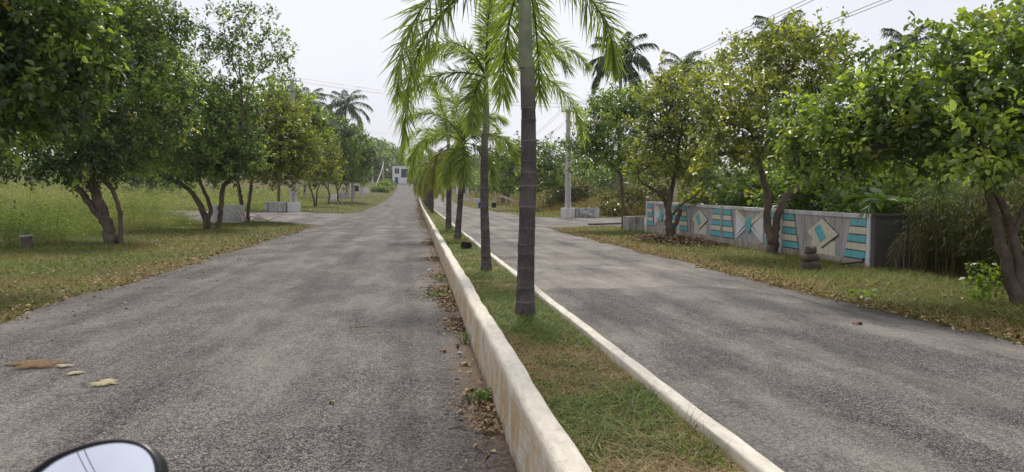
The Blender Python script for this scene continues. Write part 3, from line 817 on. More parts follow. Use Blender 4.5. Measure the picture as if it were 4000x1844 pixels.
TREES = {
  'R1': dict(stems=[[(9.02, 10.49, -0.01, 0.113), (8.89, 10.53, 0.39, 0.092), (8.78, 10.57, 0.81, 0.082), (8.67, 10.61, 1.27, 0.067), (8.55, 10.65, 1.76, 0.056), (8.42, 10.68, 2.05, 0.046), (8.05, 10.75, 2.56, 0.027), (7.46, 10.85, 2.98, 0.015)], [(9.08, 10.49, -0.01, 0.092), (9.0, 10.53, 0.6, 0.077), (8.9, 10.57, 1.11, 0.067), (8.78, 10.6, 1.48, 0.052), (8.63, 10.64, 1.8, 0.046), (8.59, 10.66, 2.12, 0.04), (8.65, 10.69, 2.8, 0.027), (8.53, 10.74, 3.52, 0.015)], [(8.92, 10.56, 1.06, 0.052), (9.09, 10.57, 1.48, 0.042), (9.3, 10.56, 1.96, 0.035), (9.54, 10.58, 2.8, 0.021)]],
    lobes=[(6.62, 11.94, 2.61, 0.55, 0.55), (7.1, 11.5, 2.98, 0.69, 0.63), (8.04, 11.81, 3.42, 0.72, 0.65), (7.77, 10.99, 2.64, 0.73, 0.55), (8.09, 10.57, 3.07, 0.77, 0.71), (9.05, 10.89, 3.73, 0.73, 0.67), (7.77, 9.96, 2.27, 0.56, 0.33), (8.38, 9.9, 2.55, 0.61, 0.56), (9.52, 10.51, 3.26, 0.77, 0.95), (6.98, 11.27, 2.28, 0.43, 0.28), (9.64, 11.46, 4.41, 0.51, 0.38)],
    sparse=[]),
  'R2': dict(stems=[[(9.81, 20.39, -0.02, 0.178), (9.88, 20.4, 0.34, 0.156), (9.78, 20.43, 0.67, 0.114), (9.72, 20.46, 1.07, 0.1), (9.77, 20.48, 1.57, 0.092), (9.63, 20.52, 2.07, 0.085), (9.5, 20.57, 2.69, 0.071), (9.31, 20.63, 3.45, 0.046), (9.09, 20.69, 4.0, 0.028)], [(9.86, 20.4, 0.32, 0.128), (9.96, 20.4, 0.67, 0.107), (10.04, 20.42, 1.13, 0.1), (10.22, 20.42, 1.55, 0.092), (10.58, 20.39, 1.89, 0.085), (10.95, 20.38, 2.45, 0.064), (11.07, 20.43, 3.78, 0.043), (10.97, 20.5, 4.89, 0.028)], [(9.5, 20.57, 2.69, 0.057), (10.02, 20.56, 3.75, 0.043), (10.31, 20.6, 5.11, 0.025)]],
    lobes=[(9.99, 21.16, 5.53, 0.97, 0.74), (11.08, 20.52, 5.55, 0.94, 0.78), (8.88, 19.72, 4.31, 0.9, 0.69), (10.36, 20.55, 4.33, 1.0, 0.83), (11.73, 20.9, 4.68, 0.62, 0.68), (8.45, 19.73, 3.47, 0.69, 0.64), (9.06, 19.13, 3.11, 0.72, 0.57), (11.47, 21.37, 3.3, 0.64, 0.58), (8.33, 20.21, 2.75, 0.54, 0.43), (12.29, 21.39, 5.62, 0.46, 0.58), (10.61, 21.12, 6.16, 0.68, 0.4)],
    sparse=[]),
  'R3': dict(stems=[[(9.57, 28.19, 0.02, 0.212), (9.55, 28.22, 0.48, 0.164), (9.49, 28.25, 1.08, 0.116), (9.63, 28.28, 1.83, 0.087), (9.75, 28.3, 2.58, 0.077), (9.94, 28.34, 3.79, 0.048), (10.25, 28.38, 5.14, 0.029)], [(9.49, 28.25, 1.08, 0.087), (9.24, 28.32, 1.65, 0.068), (8.76, 28.39, 1.98, 0.053), (8.38, 28.46, 2.31, 0.039), (8.29, 28.52, 3.34, 0.024)], [(9.67, 28.2, 0.4, 0.097), (9.83, 28.19, 0.75, 0.092), (9.95, 28.2, 1.14, 0.077)], [(9.65, 28.23, 0.93, 0.058), (9.99, 28.2, 1.3, 0.043), (10.45, 28.16, 1.6, 0.029), (10.83, 28.14, 1.98, 0.019)], [(9.75, 28.3, 2.58, 0.058), (10.84, 28.22, 3.64, 0.039), (11.3, 28.24, 4.99, 0.024)]],
    lobes=[(10.06, 28.74, 5.79, 0.99, 0.76), (11.46, 29.09, 6.17, 0.77, 0.7), (9.29, 28.28, 4.97, 0.9, 0.75), (10.29, 27.64, 4.69, 1.03, 0.88), (8.99, 28.77, 3.89, 0.84, 0.84), (9.56, 27.67, 3.59, 0.96, 0.81), (11.45, 28.97, 4.0, 0.85, 0.77), (8.67, 27.74, 2.71, 0.66, 0.52), (10.31, 28.04, 2.73, 0.82, 0.45), (9.77, 29.3, 6.17, 0.54, 0.46)],
    sparse=[]),
  'R4': dict(stems=[[(9.64, 35.24, -0.01, 0.078), (9.65, 35.29, 0.94, 0.072), (9.62, 35.34, 1.87, 0.072), (9.57, 35.39, 2.62, 0.072), (9.54, 35.45, 3.74, 0.054), (9.36, 35.55, 5.24, 0.036)], [(9.57, 35.39, 2.62, 0.048), (10.28, 35.35, 3.55, 0.036), (10.57, 35.39, 4.86, 0.024)], [(9.57, 35.39, 2.62, 0.048), (8.79, 35.53, 3.46, 0.036), (8.06, 35.67, 4.3, 0.024)]],
    lobes=[(9.76, 36.35, 5.98, 0.99, 0.76), (8.48, 35.46, 5.22, 0.84, 0.93), (10.19, 35.75, 5.08, 1.04, 1.13), (8.81, 34.86, 4.07, 1.01, 0.83), (8.01, 35.44, 3.64, 0.74, 0.56), (9.72, 34.7, 3.33, 0.83, 0.7), (7.17, 35.04, 3.79, 0.4, 0.33), (11.0, 37.22, 6.16, 0.79, 0.82), (9.1, 36.44, 6.04, 0.57, 0.5)],
    sparse=[]),
  'R5': dict(stems=[[(12.2, 80.64, 0.01, 0.148), (12.25, 80.69, 1.1, 0.108), (12.3, 80.73, 1.94, 0.094), (12.48, 80.81, 3.84, 0.067), (12.7, 80.87, 5.52, 0.04)], [(12.3, 80.72, 1.82, 0.067), (13.3, 80.62, 2.24, 0.054), (14.56, 80.48, 2.66, 0.034), (15.19, 80.45, 3.42, 0.027)], [(12.3, 80.72, 1.82, 0.067), (11.42, 80.87, 2.57, 0.054), (10.6, 81.04, 3.84, 0.04)]],
    lobes=[(12.36, 81.43, 5.75, 1.61, 1.61), (14.1, 79.18, 5.45, 1.49, 1.74), (10.81, 82.64, 6.02, 1.37, 1.63), (12.7, 78.25, 3.77, 2.04, 1.22), (14.89, 79.98, 3.4, 1.09, 1.09), (10.24, 81.59, 3.85, 1.19, 1.1), (9.43, 83.8, 5.64, 0.87, 1.74)],
    sparse=[]),
  'R6': dict(stems=[[(13.72, 114.57, 0.22, 0.152), (13.79, 114.64, 1.77, 0.114), (14.03, 114.67, 2.96, 0.095), (14.4, 114.75, 5.34, 0.057)], [(13.73, 114.63, 1.47, 0.095), (12.73, 114.84, 2.96, 0.067), (12.16, 115.0, 4.74, 0.048)]],
    lobes=[(12.71, 115.69, 5.66, 1.32, 2.16), (13.95, 113.47, 4.71, 1.3, 1.77), (11.88, 114.69, 3.84, 0.95, 1.19), (13.47, 114.44, 2.96, 1.19, 0.71), (11.63, 116.91, 7.2, 0.85, 1.57)],
    sparse=[]),
  'L0': dict(stems=[[(-9.19, 14.13, -0.75, 0.15), (-9.11, 14.2, 0.59, 0.12), (-8.84, 14.23, 1.93, 0.095), (-8.3, 14.24, 3.27, 0.064), (-7.62, 14.2, 4.14, 0.034)], [(-9.04, 14.22, 1.19, 0.086), (-9.5, 14.35, 2.6, 0.064), (-9.76, 14.45, 3.94, 0.034)]],
    lobes=[(-7.02, 14.66, 4.66, 1.05, 0.77), (-6.2, 15.05, 4.41, 0.87, 0.58), (-7.36, 14.14, 3.61, 1.01, 0.81), (-6.71, 15.06, 3.54, 0.8, 0.54), (-7.97, 13.75, 4.44, 1.16, 0.9), (-8.63, 14.27, 3.07, 1.01, 0.81), (-9.76, 14.45, 3.94, 1.21, 1.01), (-6.8, 14.67, 5.49, 1.12, 0.63)],
    sparse=[]),
  'L1': dict(stems=[[(-10.24, 27.72, -0.05, 0.261), (-10.41, 27.77, 0.39, 0.209), (-10.58, 27.82, 0.93, 0.183), (-10.81, 27.88, 1.54, 0.165), (-10.98, 27.93, 2.08, 0.148), (-11.07, 27.97, 2.63, 0.122), (-10.93, 28.02, 3.85, 0.07), (-10.58, 28.07, 5.61, 0.035)], [(-10.58, 27.81, 0.73, 0.13), (-11.08, 27.91, 1.41, 0.113), (-11.41, 27.97, 1.81, 0.113), (-11.84, 28.04, 2.19, 0.096), (-12.08, 28.09, 2.56, 0.078), (-12.75, 28.21, 3.17, 0.052), (-13.29, 28.32, 3.98, 0.035)], [(-10.05, 27.7, -0.02, 0.096), (-10.03, 27.74, 0.73, 0.078), (-10.09, 27.78, 1.27, 0.078), (-10.33, 27.84, 1.88, 0.07), (-10.57, 27.89, 2.22, 0.061), (-10.06, 27.86, 2.9, 0.043), (-8.97, 27.77, 3.85, 0.03)]],
    lobes=[(-12.74, 27.91, 3.29, 1.48, 0.94), (-10.93, 27.16, 2.99, 1.32, 0.79), (-9.81, 27.56, 3.55, 1.28, 0.94), (-12.16, 28.42, 4.68, 1.64, 1.23), (-10.73, 28.77, 5.16, 1.53, 1.26), (-9.04, 28.03, 4.68, 1.16, 1.1), (-13.63, 29.17, 6.0, 1.53, 1.53), (-12.04, 29.51, 6.64, 1.7, 1.28), (-10.21, 29.29, 6.78, 1.56, 1.14), (-8.78, 28.57, 6.0, 0.98, 0.84), (-11.39, 30.03, 8.32, 1.88, 1.01), (-9.38, 29.75, 7.89, 1.16, 0.8), (-14.33, 28.16, 4.22, 1.34, 1.34), (-13.11, 30.23, 8.03, 1.74, 1.16)],
    sparse=[]),
  'L2': dict(stems=[[(-10.16, 39.12, -0.04, 0.174), (-10.23, 39.16, 0.62, 0.162), (-10.54, 39.23, 1.26, 0.137), (-10.92, 39.31, 1.84, 0.112), (-11.53, 39.41, 2.27, 0.093), (-12.17, 39.5, 2.52, 0.075), (-12.74, 39.59, 2.85, 0.056), (-13.22, 39.7, 3.82, 0.037)], [(-10.2, 39.14, 0.33, 0.124), (-9.96, 39.15, 0.95, 0.099), (-10.19, 39.21, 1.69, 0.087), (-10.44, 39.27, 2.27, 0.075), (-10.52, 39.35, 3.43, 0.056), (-10.32, 39.42, 5.37, 0.037)], [(-9.68, 39.06, -0.02, 0.137), (-9.52, 39.07, 0.62, 0.124), (-9.46, 39.1, 1.3, 0.124), (-9.32, 39.13, 2.08, 0.112), (-8.79, 39.09, 2.66, 0.099), (-8.6, 39.12, 3.63, 0.068), (-8.39, 39.21, 5.76, 0.044), (-8.57, 39.36, 8.28, 0.031)], [(-8.39, 39.21, 5.76, 0.037), (-7.8, 39.21, 7.31, 0.025), (-6.83, 39.15, 8.28, 0.019), (-6.34, 39.13, 9.06, 0.012)], [(-8.57, 39.31, 7.31, 0.031), (-9.14, 39.47, 9.06, 0.025), (-9.32, 39.56, 10.22, 0.019)]],
    lobes=[(-11.49, 38.87, 3.6, 1.43, 0.96), (-9.84, 38.15, 3.38, 1.32, 0.85), (-10.87, 39.37, 4.98, 1.55, 1.16), (-9.46, 39.69, 4.83, 1.47, 1.18), (-8.65, 38.52, 3.6, 1.15, 0.86), (-10.76, 40.46, 6.65, 1.39, 0.89), (-8.98, 40.22, 6.46, 1.19, 0.89)],
    sparse=[(-9.67, 41.01, 10.14, 1.41, 1.11), (-8.07, 40.83, 10.44, 1.01, 1.01), (-7.28, 40.66, 9.13, 1.11, 0.71), (-8.77, 40.31, 8.64, 1.39, 0.89), (-10.78, 41.07, 8.73, 1.21, 1.21), (-6.67, 41.07, 8.72, 0.61, 0.41), (-7.59, 40.12, 7.85, 0.89, 0.5)]),
  'L3': dict(stems=[[(-9.99, 46.37, 0.08, 0.148), (-10.08, 46.43, 1.0, 0.118), (-10.21, 46.49, 1.93, 0.104), (-10.3, 46.55, 2.85, 0.096), (-10.01, 46.59, 4.24, 0.067), (-9.54, 46.62, 5.86, 0.037)], [(-9.72, 46.33, 0.08, 0.118), (-9.69, 46.38, 1.0, 0.096), (-9.52, 46.42, 2.16, 0.089), (-9.47, 46.46, 3.08, 0.081), (-8.86, 46.46, 4.47, 0.059), (-8.16, 46.45, 5.86, 0.037)]],
    lobes=[(-9.61, 45.71, 3.74, 1.36, 1.02), (-8.03, 45.5, 3.51, 1.48, 1.02), (-9.36, 46.76, 5.18, 1.51, 1.16), (-7.63, 46.53, 4.95, 1.39, 1.28), (-8.61, 47.75, 6.56, 1.54, 1.07), (-6.9, 46.89, 3.81, 1.06, 1.06), (-10.5, 47.97, 6.21, 1.31, 1.07), (-7.6, 48.63, 6.55, 1.09, 0.97), (-6.5, 47.4, 4.78, 0.67, 0.95)],
    sparse=[]),
  'L3b': dict(stems=[[(-11.73, 68.01, 0.7, 0.131), (-11.65, 68.13, 3.08, 0.12), (-11.36, 68.22, 5.46, 0.098), (-10.84, 68.3, 8.19, 0.076), (-10.48, 68.4, 10.91, 0.044), (-10.24, 68.43, 12.1, 0.022)]],
    lobes=[(-10.49, 68.32, 9.38, 1.19, 1.36), (-9.46, 69.14, 8.29, 1.38, 1.21), (-10.85, 67.25, 7.42, 1.34, 1.34), (-12.19, 69.59, 10.36, 1.21, 1.04), (-8.78, 69.0, 7.25, 1.04, 1.04)],
    sparse=[(-10.08, 67.39, 11.94, 0.47, 0.54)]),
  'L4': dict(stems=[[(-10.89, 85.75, 0.35, 0.125), (-11.1, 85.84, 1.52, 0.097), (-11.43, 85.94, 2.6, 0.083), (-11.64, 86.03, 3.9, 0.055), (-11.41, 86.09, 5.62, 0.042)], [(-10.76, 85.73, 0.35, 0.097), (-10.66, 85.82, 2.17, 0.069), (-10.23, 85.82, 3.25, 0.055), (-9.92, 85.89, 5.19, 0.042)]],
    lobes=[(-10.68, 85.3, 5.59, 1.54, 1.54), (-9.73, 86.23, 6.5, 1.39, 1.48), (-10.98, 84.23, 3.85, 1.27, 0.93), (-9.2, 85.04, 4.3, 1.11, 1.11), (-12.02, 87.51, 6.12, 0.88, 1.32)],
    sparse=[]),
  'L5': dict(stems=[[(-11.79, 106.56, 0.52, 0.138), (-11.62, 106.6, 1.76, 0.121), (-11.99, 106.7, 2.72, 0.103), (-12.74, 106.83, 3.48, 0.069), (-13.15, 106.96, 4.98, 0.052)], [(-11.73, 106.62, 1.76, 0.086), (-11.78, 106.69, 3.1, 0.069), (-11.28, 106.76, 5.52, 0.052), (-10.45, 106.86, 9.28, 0.034)]],
    lobes=[(-10.63, 108.76, 10.51, 2.3, 1.53), (-12.64, 110.08, 11.69, 1.88, 1.55), (-8.73, 108.48, 9.69, 1.75, 1.42), (-10.98, 106.65, 7.93, 2.15, 1.61), (-9.11, 106.39, 7.39, 1.72, 1.4), (-13.88, 111.15, 9.84, 1.56, 1.56), (-13.58, 111.27, 12.9, 1.45, 1.0), (-11.41, 105.56, 5.48, 1.6, 1.17)],
    sparse=[]),
  'L6': dict(stems=[[(-11.8, 119.49, 0.81, 0.155), (-11.85, 119.58, 2.37, 0.116), (-12.08, 119.67, 3.58, 0.097), (-11.47, 119.72, 6.0, 0.058)], [(-11.79, 119.57, 2.37, 0.097), (-11.06, 119.56, 3.88, 0.058), (-9.97, 119.54, 6.0, 0.039)]],
    lobes=[(-10.57, 119.6, 5.69, 2.18, 1.69), (-8.46, 115.37, 7.01, 1.98, 1.52), (-11.77, 119.7, 4.79, 1.57, 1.45), (-8.09, 114.4, 8.58, 1.62, 1.27), (-9.52, 114.58, 8.7, 1.62, 1.27), (-7.01, 115.2, 7.3, 1.05, 1.17), (-8.4, 118.27, 4.76, 1.32, 1.2)],
    sparse=[]),
}
tree('R1', 'big-leaved forked tree at the right edge beside the cane thicket', PAL_MID, 15, 0.115, lpc=17, fine=True, young=0.24, rt=0.06, twig=0.3, back=0.8)
tree('R2', 'tall tree with V-forked trunk in front of the painted wall', PAL_OLIVE, 13, 0.125, lpc=17, young=0.16, yel=0.01, twig=0.36)
tree('R3', 'tree with sawn-off stub branch in front of the far end of the painted wall', PAL_OLIVE, 11, 0.135, lpc=16, young=0.1, yel=0.008, twig=0.36)
tree('R4', 'dark-leaved tree on a thin straight brown trunk beside the weathered concrete tub', PAL_DARK, 10, 0.15, bark='bark_brown', lpc=16, young=0.05, twig=0.4)
tree('R5', 'round dark tree with low spreading limbs beyond the right side road', PAL_DARK, 4.2, 0.27, lpc=15, young=0.08, twig=0.7, rt=0.09, back=0.7)
tree('R6', 'small dark tree standing over the leaning concrete beam', PAL_DARK, 3.2, 0.33, lpc=14, young=0.06, twig=0.8, rt=0.09, back=0.7)
tree('L0', 'large overhanging tree at the left edge, its trunk out of view', PAL_DARK, 11.5, 0.135, lpc=14, fine=True, young=0.12, twig=0.32, back=0.7)
tree('L1', 'big tree with three leaning trunks on the left verge, nearest of the left row', PAL_DARK, 10.5, 0.14, lpc=16, young=0.08, rt=0.07, twig=0.4)
tree('L2', 'tree of several curved stems with sparse high branches, second of the left row', PAL_DARK, 8.5, 0.17, lpc=15, young=0.09, rt=0.06, twig=0.45)
tree('L3', 'tree with two upright straight stems in front of the left side road', PAL_OLIVE, 8, 0.18, lpc=15, young=0.07, rt=0.06, twig=0.45)
tree('L3b', 'pale large-leaved tree rising beside the left power pole', PAL_MID, 4.2, 0.34, lpc=13, young=0.3, rt=0.06, twig=0.6, back=0.5)
tree('L4', 'yellowish tree with crooked slim stems beyond the left side road', PAL_OLIVE, 4.2, 0.26, lpc=14, young=0.2, rt=0.06, twig=0.6, back=0.6)
tree('L5', 'dark flat-crowned tree bent over towards the left field', PAL_DARK, 3.2, 0.32, lpc=14, young=0.05, rt=0.08, twig=0.8, back=0.6)
tree('L6', 'small dark tree just before the pole-mounted transformer', PAL_DARK, 3.0, 0.34, lpc=13, young=0.1, rt=0.08, twig=0.8, back=0.6)

# shrubs and trees behind the wall and in the right field
def bush(name, label, x, y, r, h, pal, dens, leaf, cat='shrub', group=None, stems=5, z0=None, **kw):
    b = np.array([x, y, g(x, y)])
    e = empty(name, b, label=label, cat=cat, group=group)
    lobes = []
    for i in range(6):
        a = 2 * math.pi * i / 6 + random.random()
        rr = r * random.uniform(0.35, 0.55)
        lobes.append((x + math.cos(a) * rr, y + math.sin(a) * rr, b[2] + h * random.uniform(0.42, 0.7), r * random.uniform(0.5, 0.65), h * random.uniform(0.28, 0.38)))
    lobes.append((x, y, b[2] + h * 0.78, r * 0.55, h * 0.25))
    parts = []
    for i in range(stems):
        a = random.random() * 6.28; q = random.uniform(0.3, 0.6) * r
        parts.append(tube(catmull([b + [0.06 * math.cos(a), 0.06 * math.sin(a), -0.05], b + [0.4 * q * math.cos(a), 0.4 * q * math.sin(a), 0.4 * h], b + [q * math.cos(a), q * math.sin(a), 0.85 * h]], 4), np.linspace(0.02 + 0.012 * h, 0.008, 9), 6))
    V, F, _ = cat_parts(parts)
    obj('stem', mesh_np('stem', V - b, F, M['bark'], smooth=True), e)
    V, F, T = crown(lobes, [], dens, leaf, pal, **kw)
    obj('foliage', mesh_np('foliage', V - b, F, M['leaf'], T), e)
    return e
PAL_SCRUB = [(0.06, 0.065, 0.03), (0.115, 0.115, 0.05), (0.17, 0.165, 0.07), (0.22, 0.22, 0.085)]
wb_ = [(12.2, 30.6, 1.5, 1.9, PAL_OLIVE, 'olive bush behind the far end of the painted wall'),
       (12.6, 26.6, 1.6, 2.6, PAL_DARK, 'dark bush behind the painted wall next to the areca fronds'),
       (12.4, 22.8, 1.5, 2.7, PAL_DARK, 'dense dark bush behind the wall right of the V-forked trunk'),
       (12.9, 19.6, 1.5, 2.4, PAL_DARK, 'dark bush behind the wall above the big diamond panel'),
       (15.4, 24.4, 2.2, 4.2, PAL_DARK, 'tall dark shrub deep behind the painted wall'),
       (16.0, 30.5, 2.4, 4.4, PAL_DARK, 'tall shrub behind the wall left of the V-forked tree'),
       (17.0, 19.0, 2.4, 4.2, PAL_MID, 'tall shrub behind the pale sheet roof'),
       (19.0, 14.5, 2.6, 4.6, PAL_MID, 'tall shrub behind the cane thicket at the right edge')]
for x, y, r, h, pal, lab in wb_:
    bush('shrub', lab, x, y, r, h, pal, 7, 0.17, lpc=13, twig=0.4, group='shrubs behind the painted wall')
for x, y, r, h, pal, lab in ((17.5, 63, 2.0, 2.0, PAL_SCRUB, 'grey-green bush in the dry field behind the right pole'),
                             (24, 72, 2.6, 2.7, PAL_SCRUB, 'loose tall bush in the dry field right of the power pole'),
                             (37, 98, 3.5, 5.0, PAL_DARK, 'dark field tree behind the thin brown trunk'),
                             (15.2, 59.5, 1.3, 0.9, PAL_SCRUB, 'low scrubby bush beside the grimy culvert box'),
                             (50, 96, 4.0, 5.6, PAL_DARK, 'dark field tree behind the far end of the painted wall'),
                             (17, 84, 3.0, 3.4, PAL_SCRUB, 'scrubby bush right of the round dark tree')):
    bush('shrub', lab, x, y, r, h, pal, 3.2, 0.26, lpc=13, twig=0.6, group='scrub in the right field')
for i, (x, y) in enumerate(((-9.5, 232), (-9.0, 243), (-9.8, 254), (-9.6, 266), (-10.2, 218), (-9.3, 208))):
    bush('hedge_shrub', ('tall bright hedge shrub, fourth from the gateway building', 'tall bright hedge shrub, third from the gateway building', 'tall bright hedge shrub, second from the gateway building', 'tall bright hedge shrub nearest the gateway building', 'low hedge shrub next to the tall bright hedge', 'low hedge shrub farthest from the gateway building')[i], x, y, 2.4, 2.0 if i < 4 else 1.2, [(0.07, 0.10, 0.02), (0.14, 0.19, 0.03), (0.22, 0.27, 0.04)], 2.6, 0.4, lpc=10, twig=0.7, group='hedge before the gateway building')

# far woods that read as one mass
def wood(name, spots, label, leaf, pal, dens):
    lobes = []
    for x, y, r, h in spots:
        z = g(x, y)
        for i in range(5):
            a = random.random() * 6.28
            lobes.append((x + 0.5 * r * math.cos(a), y + 0.5 * r * math.sin(a), z + h * random.uniform(0.35, 0.85), r * random.uniform(0.4, 0.6), h * random.uniform(0.16, 0.26)))
    V, F, T = crown(lobes, [], dens, leaf, pal, lpc=9, twig=1.6)
    tr = []
    for x, y, r, h in spots:
        tr.append(tube([(x, y, g(x, y) - 0.2), (x + 0.2, y, g(x, y) + h * 0.35), (x, y, g(x, y) + h * 0.7)], [0.22, 0.17, 0.08], 6))
    e = empty(name, (0, 0, 0), label=label, cat='woodland', kind='stuff')
    obj('foliage', mesh_np('foliage', V, F, M['leaf'], T), e, kind='stuff')
    V, F, _ = cat_parts(tr); obj('trunks', mesh_np('trunks', V, F, M['bark']), e, kind='stuff')
spots = []
for i in range(64):
    y = random.uniform(318, 400); x = random.uniform(-62, 45) if i > 26 else random.uniform(-46, -11)
    spots.append((x, y, random.uniform(4.5, 7.5), random.uniform(10, 15) * (1.15 if x < -12 else 0.75)))
wood('far_wood', spots, 'wooded rise behind the gateway building', 0.9, PAL_DARK, 0.5)
spots = []
for i in range(40):
    x = random.uniform(-150, -36); y = random.uniform(110, 200)
    spots.append((x, y, random.uniform(3.5, 6), random.uniform(6, 10)))
for i in range(26):
    x = random.uniform(24, 130); y = random.uniform(115, 190)
    spots.append((x, y, random.uniform(3.5, 6), random.uniform(6, 10)))
for i in range(14):
    x = random.uniform(12, 30); y = random.uniform(150, 290)
    spots.append((x, y, random.uniform(3, 5), random.uniform(4.5, 8)))
wood('far_tree_belt', spots, 'belt of trees along the far side of the fields', 0.6, PAL_DARK, 0.6)

# ------------------------------------------------------------------ palms
PALM_G = [(0.085, 0.125, 0.036), (0.18, 0.24, 0.058), (0.30, 0.36, 0.080), (0.42, 0.44, 0.10)]
PALM_FAR = [(0.07, 0.105, 0.035), (0.13, 0.18, 0.052), (0.21, 0.255, 0.07), (0.29, 0.30, 0.085)]
PALM_Y = [(0.11, 0.125, 0.035), (0.20, 0.20, 0.05), (0.30, 0.26, 0.06), (0.24, 0.17, 0.05)]
COCO = [(0.034, 0.054, 0.030), (0.062, 0.09, 0.044), (0.11, 0.14, 0.06)]
def frond(L, e0, e1, p, leaf, nodes, per, width, pal, style='fox', petiole=0.14, droop=0.35, seed_t=0.5, bend=0.0, rach=0.02):
    """feather leaf starting at the origin towards +X; e0/e1 = elevation at base and tip in degrees"""
    m = 40; s = np.linspace(0, 1, m)
    el = np.radians(e0 + (e1 - e0) * s ** p); az = np.radians(bend) * s ** 1.5
    st = np.stack([np.cos(el) * np.cos(az), np.cos(el) * np.sin(az), np.sin(el)], 1) * (L / (m - 1))
    P = np.vstack([[0, 0, 0], np.cumsum(st[:-1], 0)])
    rad = rach * (1 - 0.85 * s) + 0.0015
    V0, F0 = tube(P, rad, 5)
    c0 = np.tile(np.array([[0.10, 0.115, 0.045]]) if pal is not COCO else np.array([[0.07, 0.075, 0.03]]), (len(V0), 1))
    u = np.repeat(petiole + (1 - petiole) * (np.arange(nodes) + 0.5) / nodes, per)
    k = len(u); u = np.clip(u + rng.normal(0, 0.4 / nodes, k), petiole * 0.9, 0.998)
    idx = u * (m - 1); i = np.minimum(idx.astype(int), m - 2); f = (idx - i)[:, None]
    b = P[i] * (1 - f) + P[i + 1] * f
    T = st[i] / np.linalg.norm(st[i], axis=1)[:, None]
    B = np.cross(T, np.array([[0, 0, 1.0]])) ; B /= np.linalg.norm(B, axis=1)[:, None] + 1e-6
    N = np.cross(B, T)
    v = (u - petiole) / (1 - petiole)
    sgn = np.where(np.arange(k) % 2 == 0, 1.0, -1.0)
    if style == 'fox':
        phi = np.where(sgn > 0, 0, math.pi) + rng.normal(0, 0.75, k)
    else:
        phi = np.where(sgn > 0, 0.2, math.pi - 0.2) + rng.normal(0, 0.14, k)
    al = np.radians(62 - 34 * v ** 1.5) + rng.normal(0, 0.1, k)
    d = T * np.cos(al)[:, None] + (B * np.cos(phi)[:, None] + N * np.sin(phi)[:, None]) * np.sin(al)[:, None]
    ll = leaf * (0.45 + 0.55 * np.sin(np.pi * np.clip(0.12 + 0.80 * v, 0, 1))) * (0.8 + 0.35 * rng.random(k))
    ll = ll[:, None]
    dr = droop * (0.6 + 0.8 * rng.random(k))[:, None]
    wv = np.cross(d, T * 0.5 + N * rng.normal(0, 0.8, k)[:, None] + B * rng.normal(0, 0.4, k)[:, None]); wv /= np.linalg.norm(wv, axis=1)[:, None] + 1e-6
    wd = (width * (0.7 + 0.5 * rng.random(k)))[:, None] * 0.5
    Zd = np.array([[0, 0, 1.0]])
    mid = b + d * ll * 0.5 - Zd * dr * ll * 0.18; tip = b + d * ll * 0.96 - Zd * dr * ll * 0.62
    V = np.stack([b - wv * wd * 0.5, b + wv * wd * 0.5, mid - wv * wd, mid + wv * wd, tip - wv * wd * 0.12, tip + wv * wd * 0.12], 1)
    bb = np.arange(k)[:, None] * 6
    F = np.concatenate([bb + [[0, 1, 3, 2]], bb + [[2, 3, 5, 4]]], 1).reshape(-1, 4)
    col = lerp_col(pal, np.clip(seed_t + rng.normal(0, 0.2, k) + 0.15 * (v - 0.5), 0, 1))
    return cat_parts([(V0, F0, c0), (V.reshape(-1, 3), F, np.repeat(col, 6, 0))])

def frond_obj(parent, loc, az, args, kw, tilt=0.0):
    V, F, T = frond(*args, **kw)
    me = mesh_np('frond', V, F, M['palm_leaf'], T)
    o = obj('frond', me, parent)
    o.location = loc; o.rotation_euler = (0, 0, R_(az))
    return o

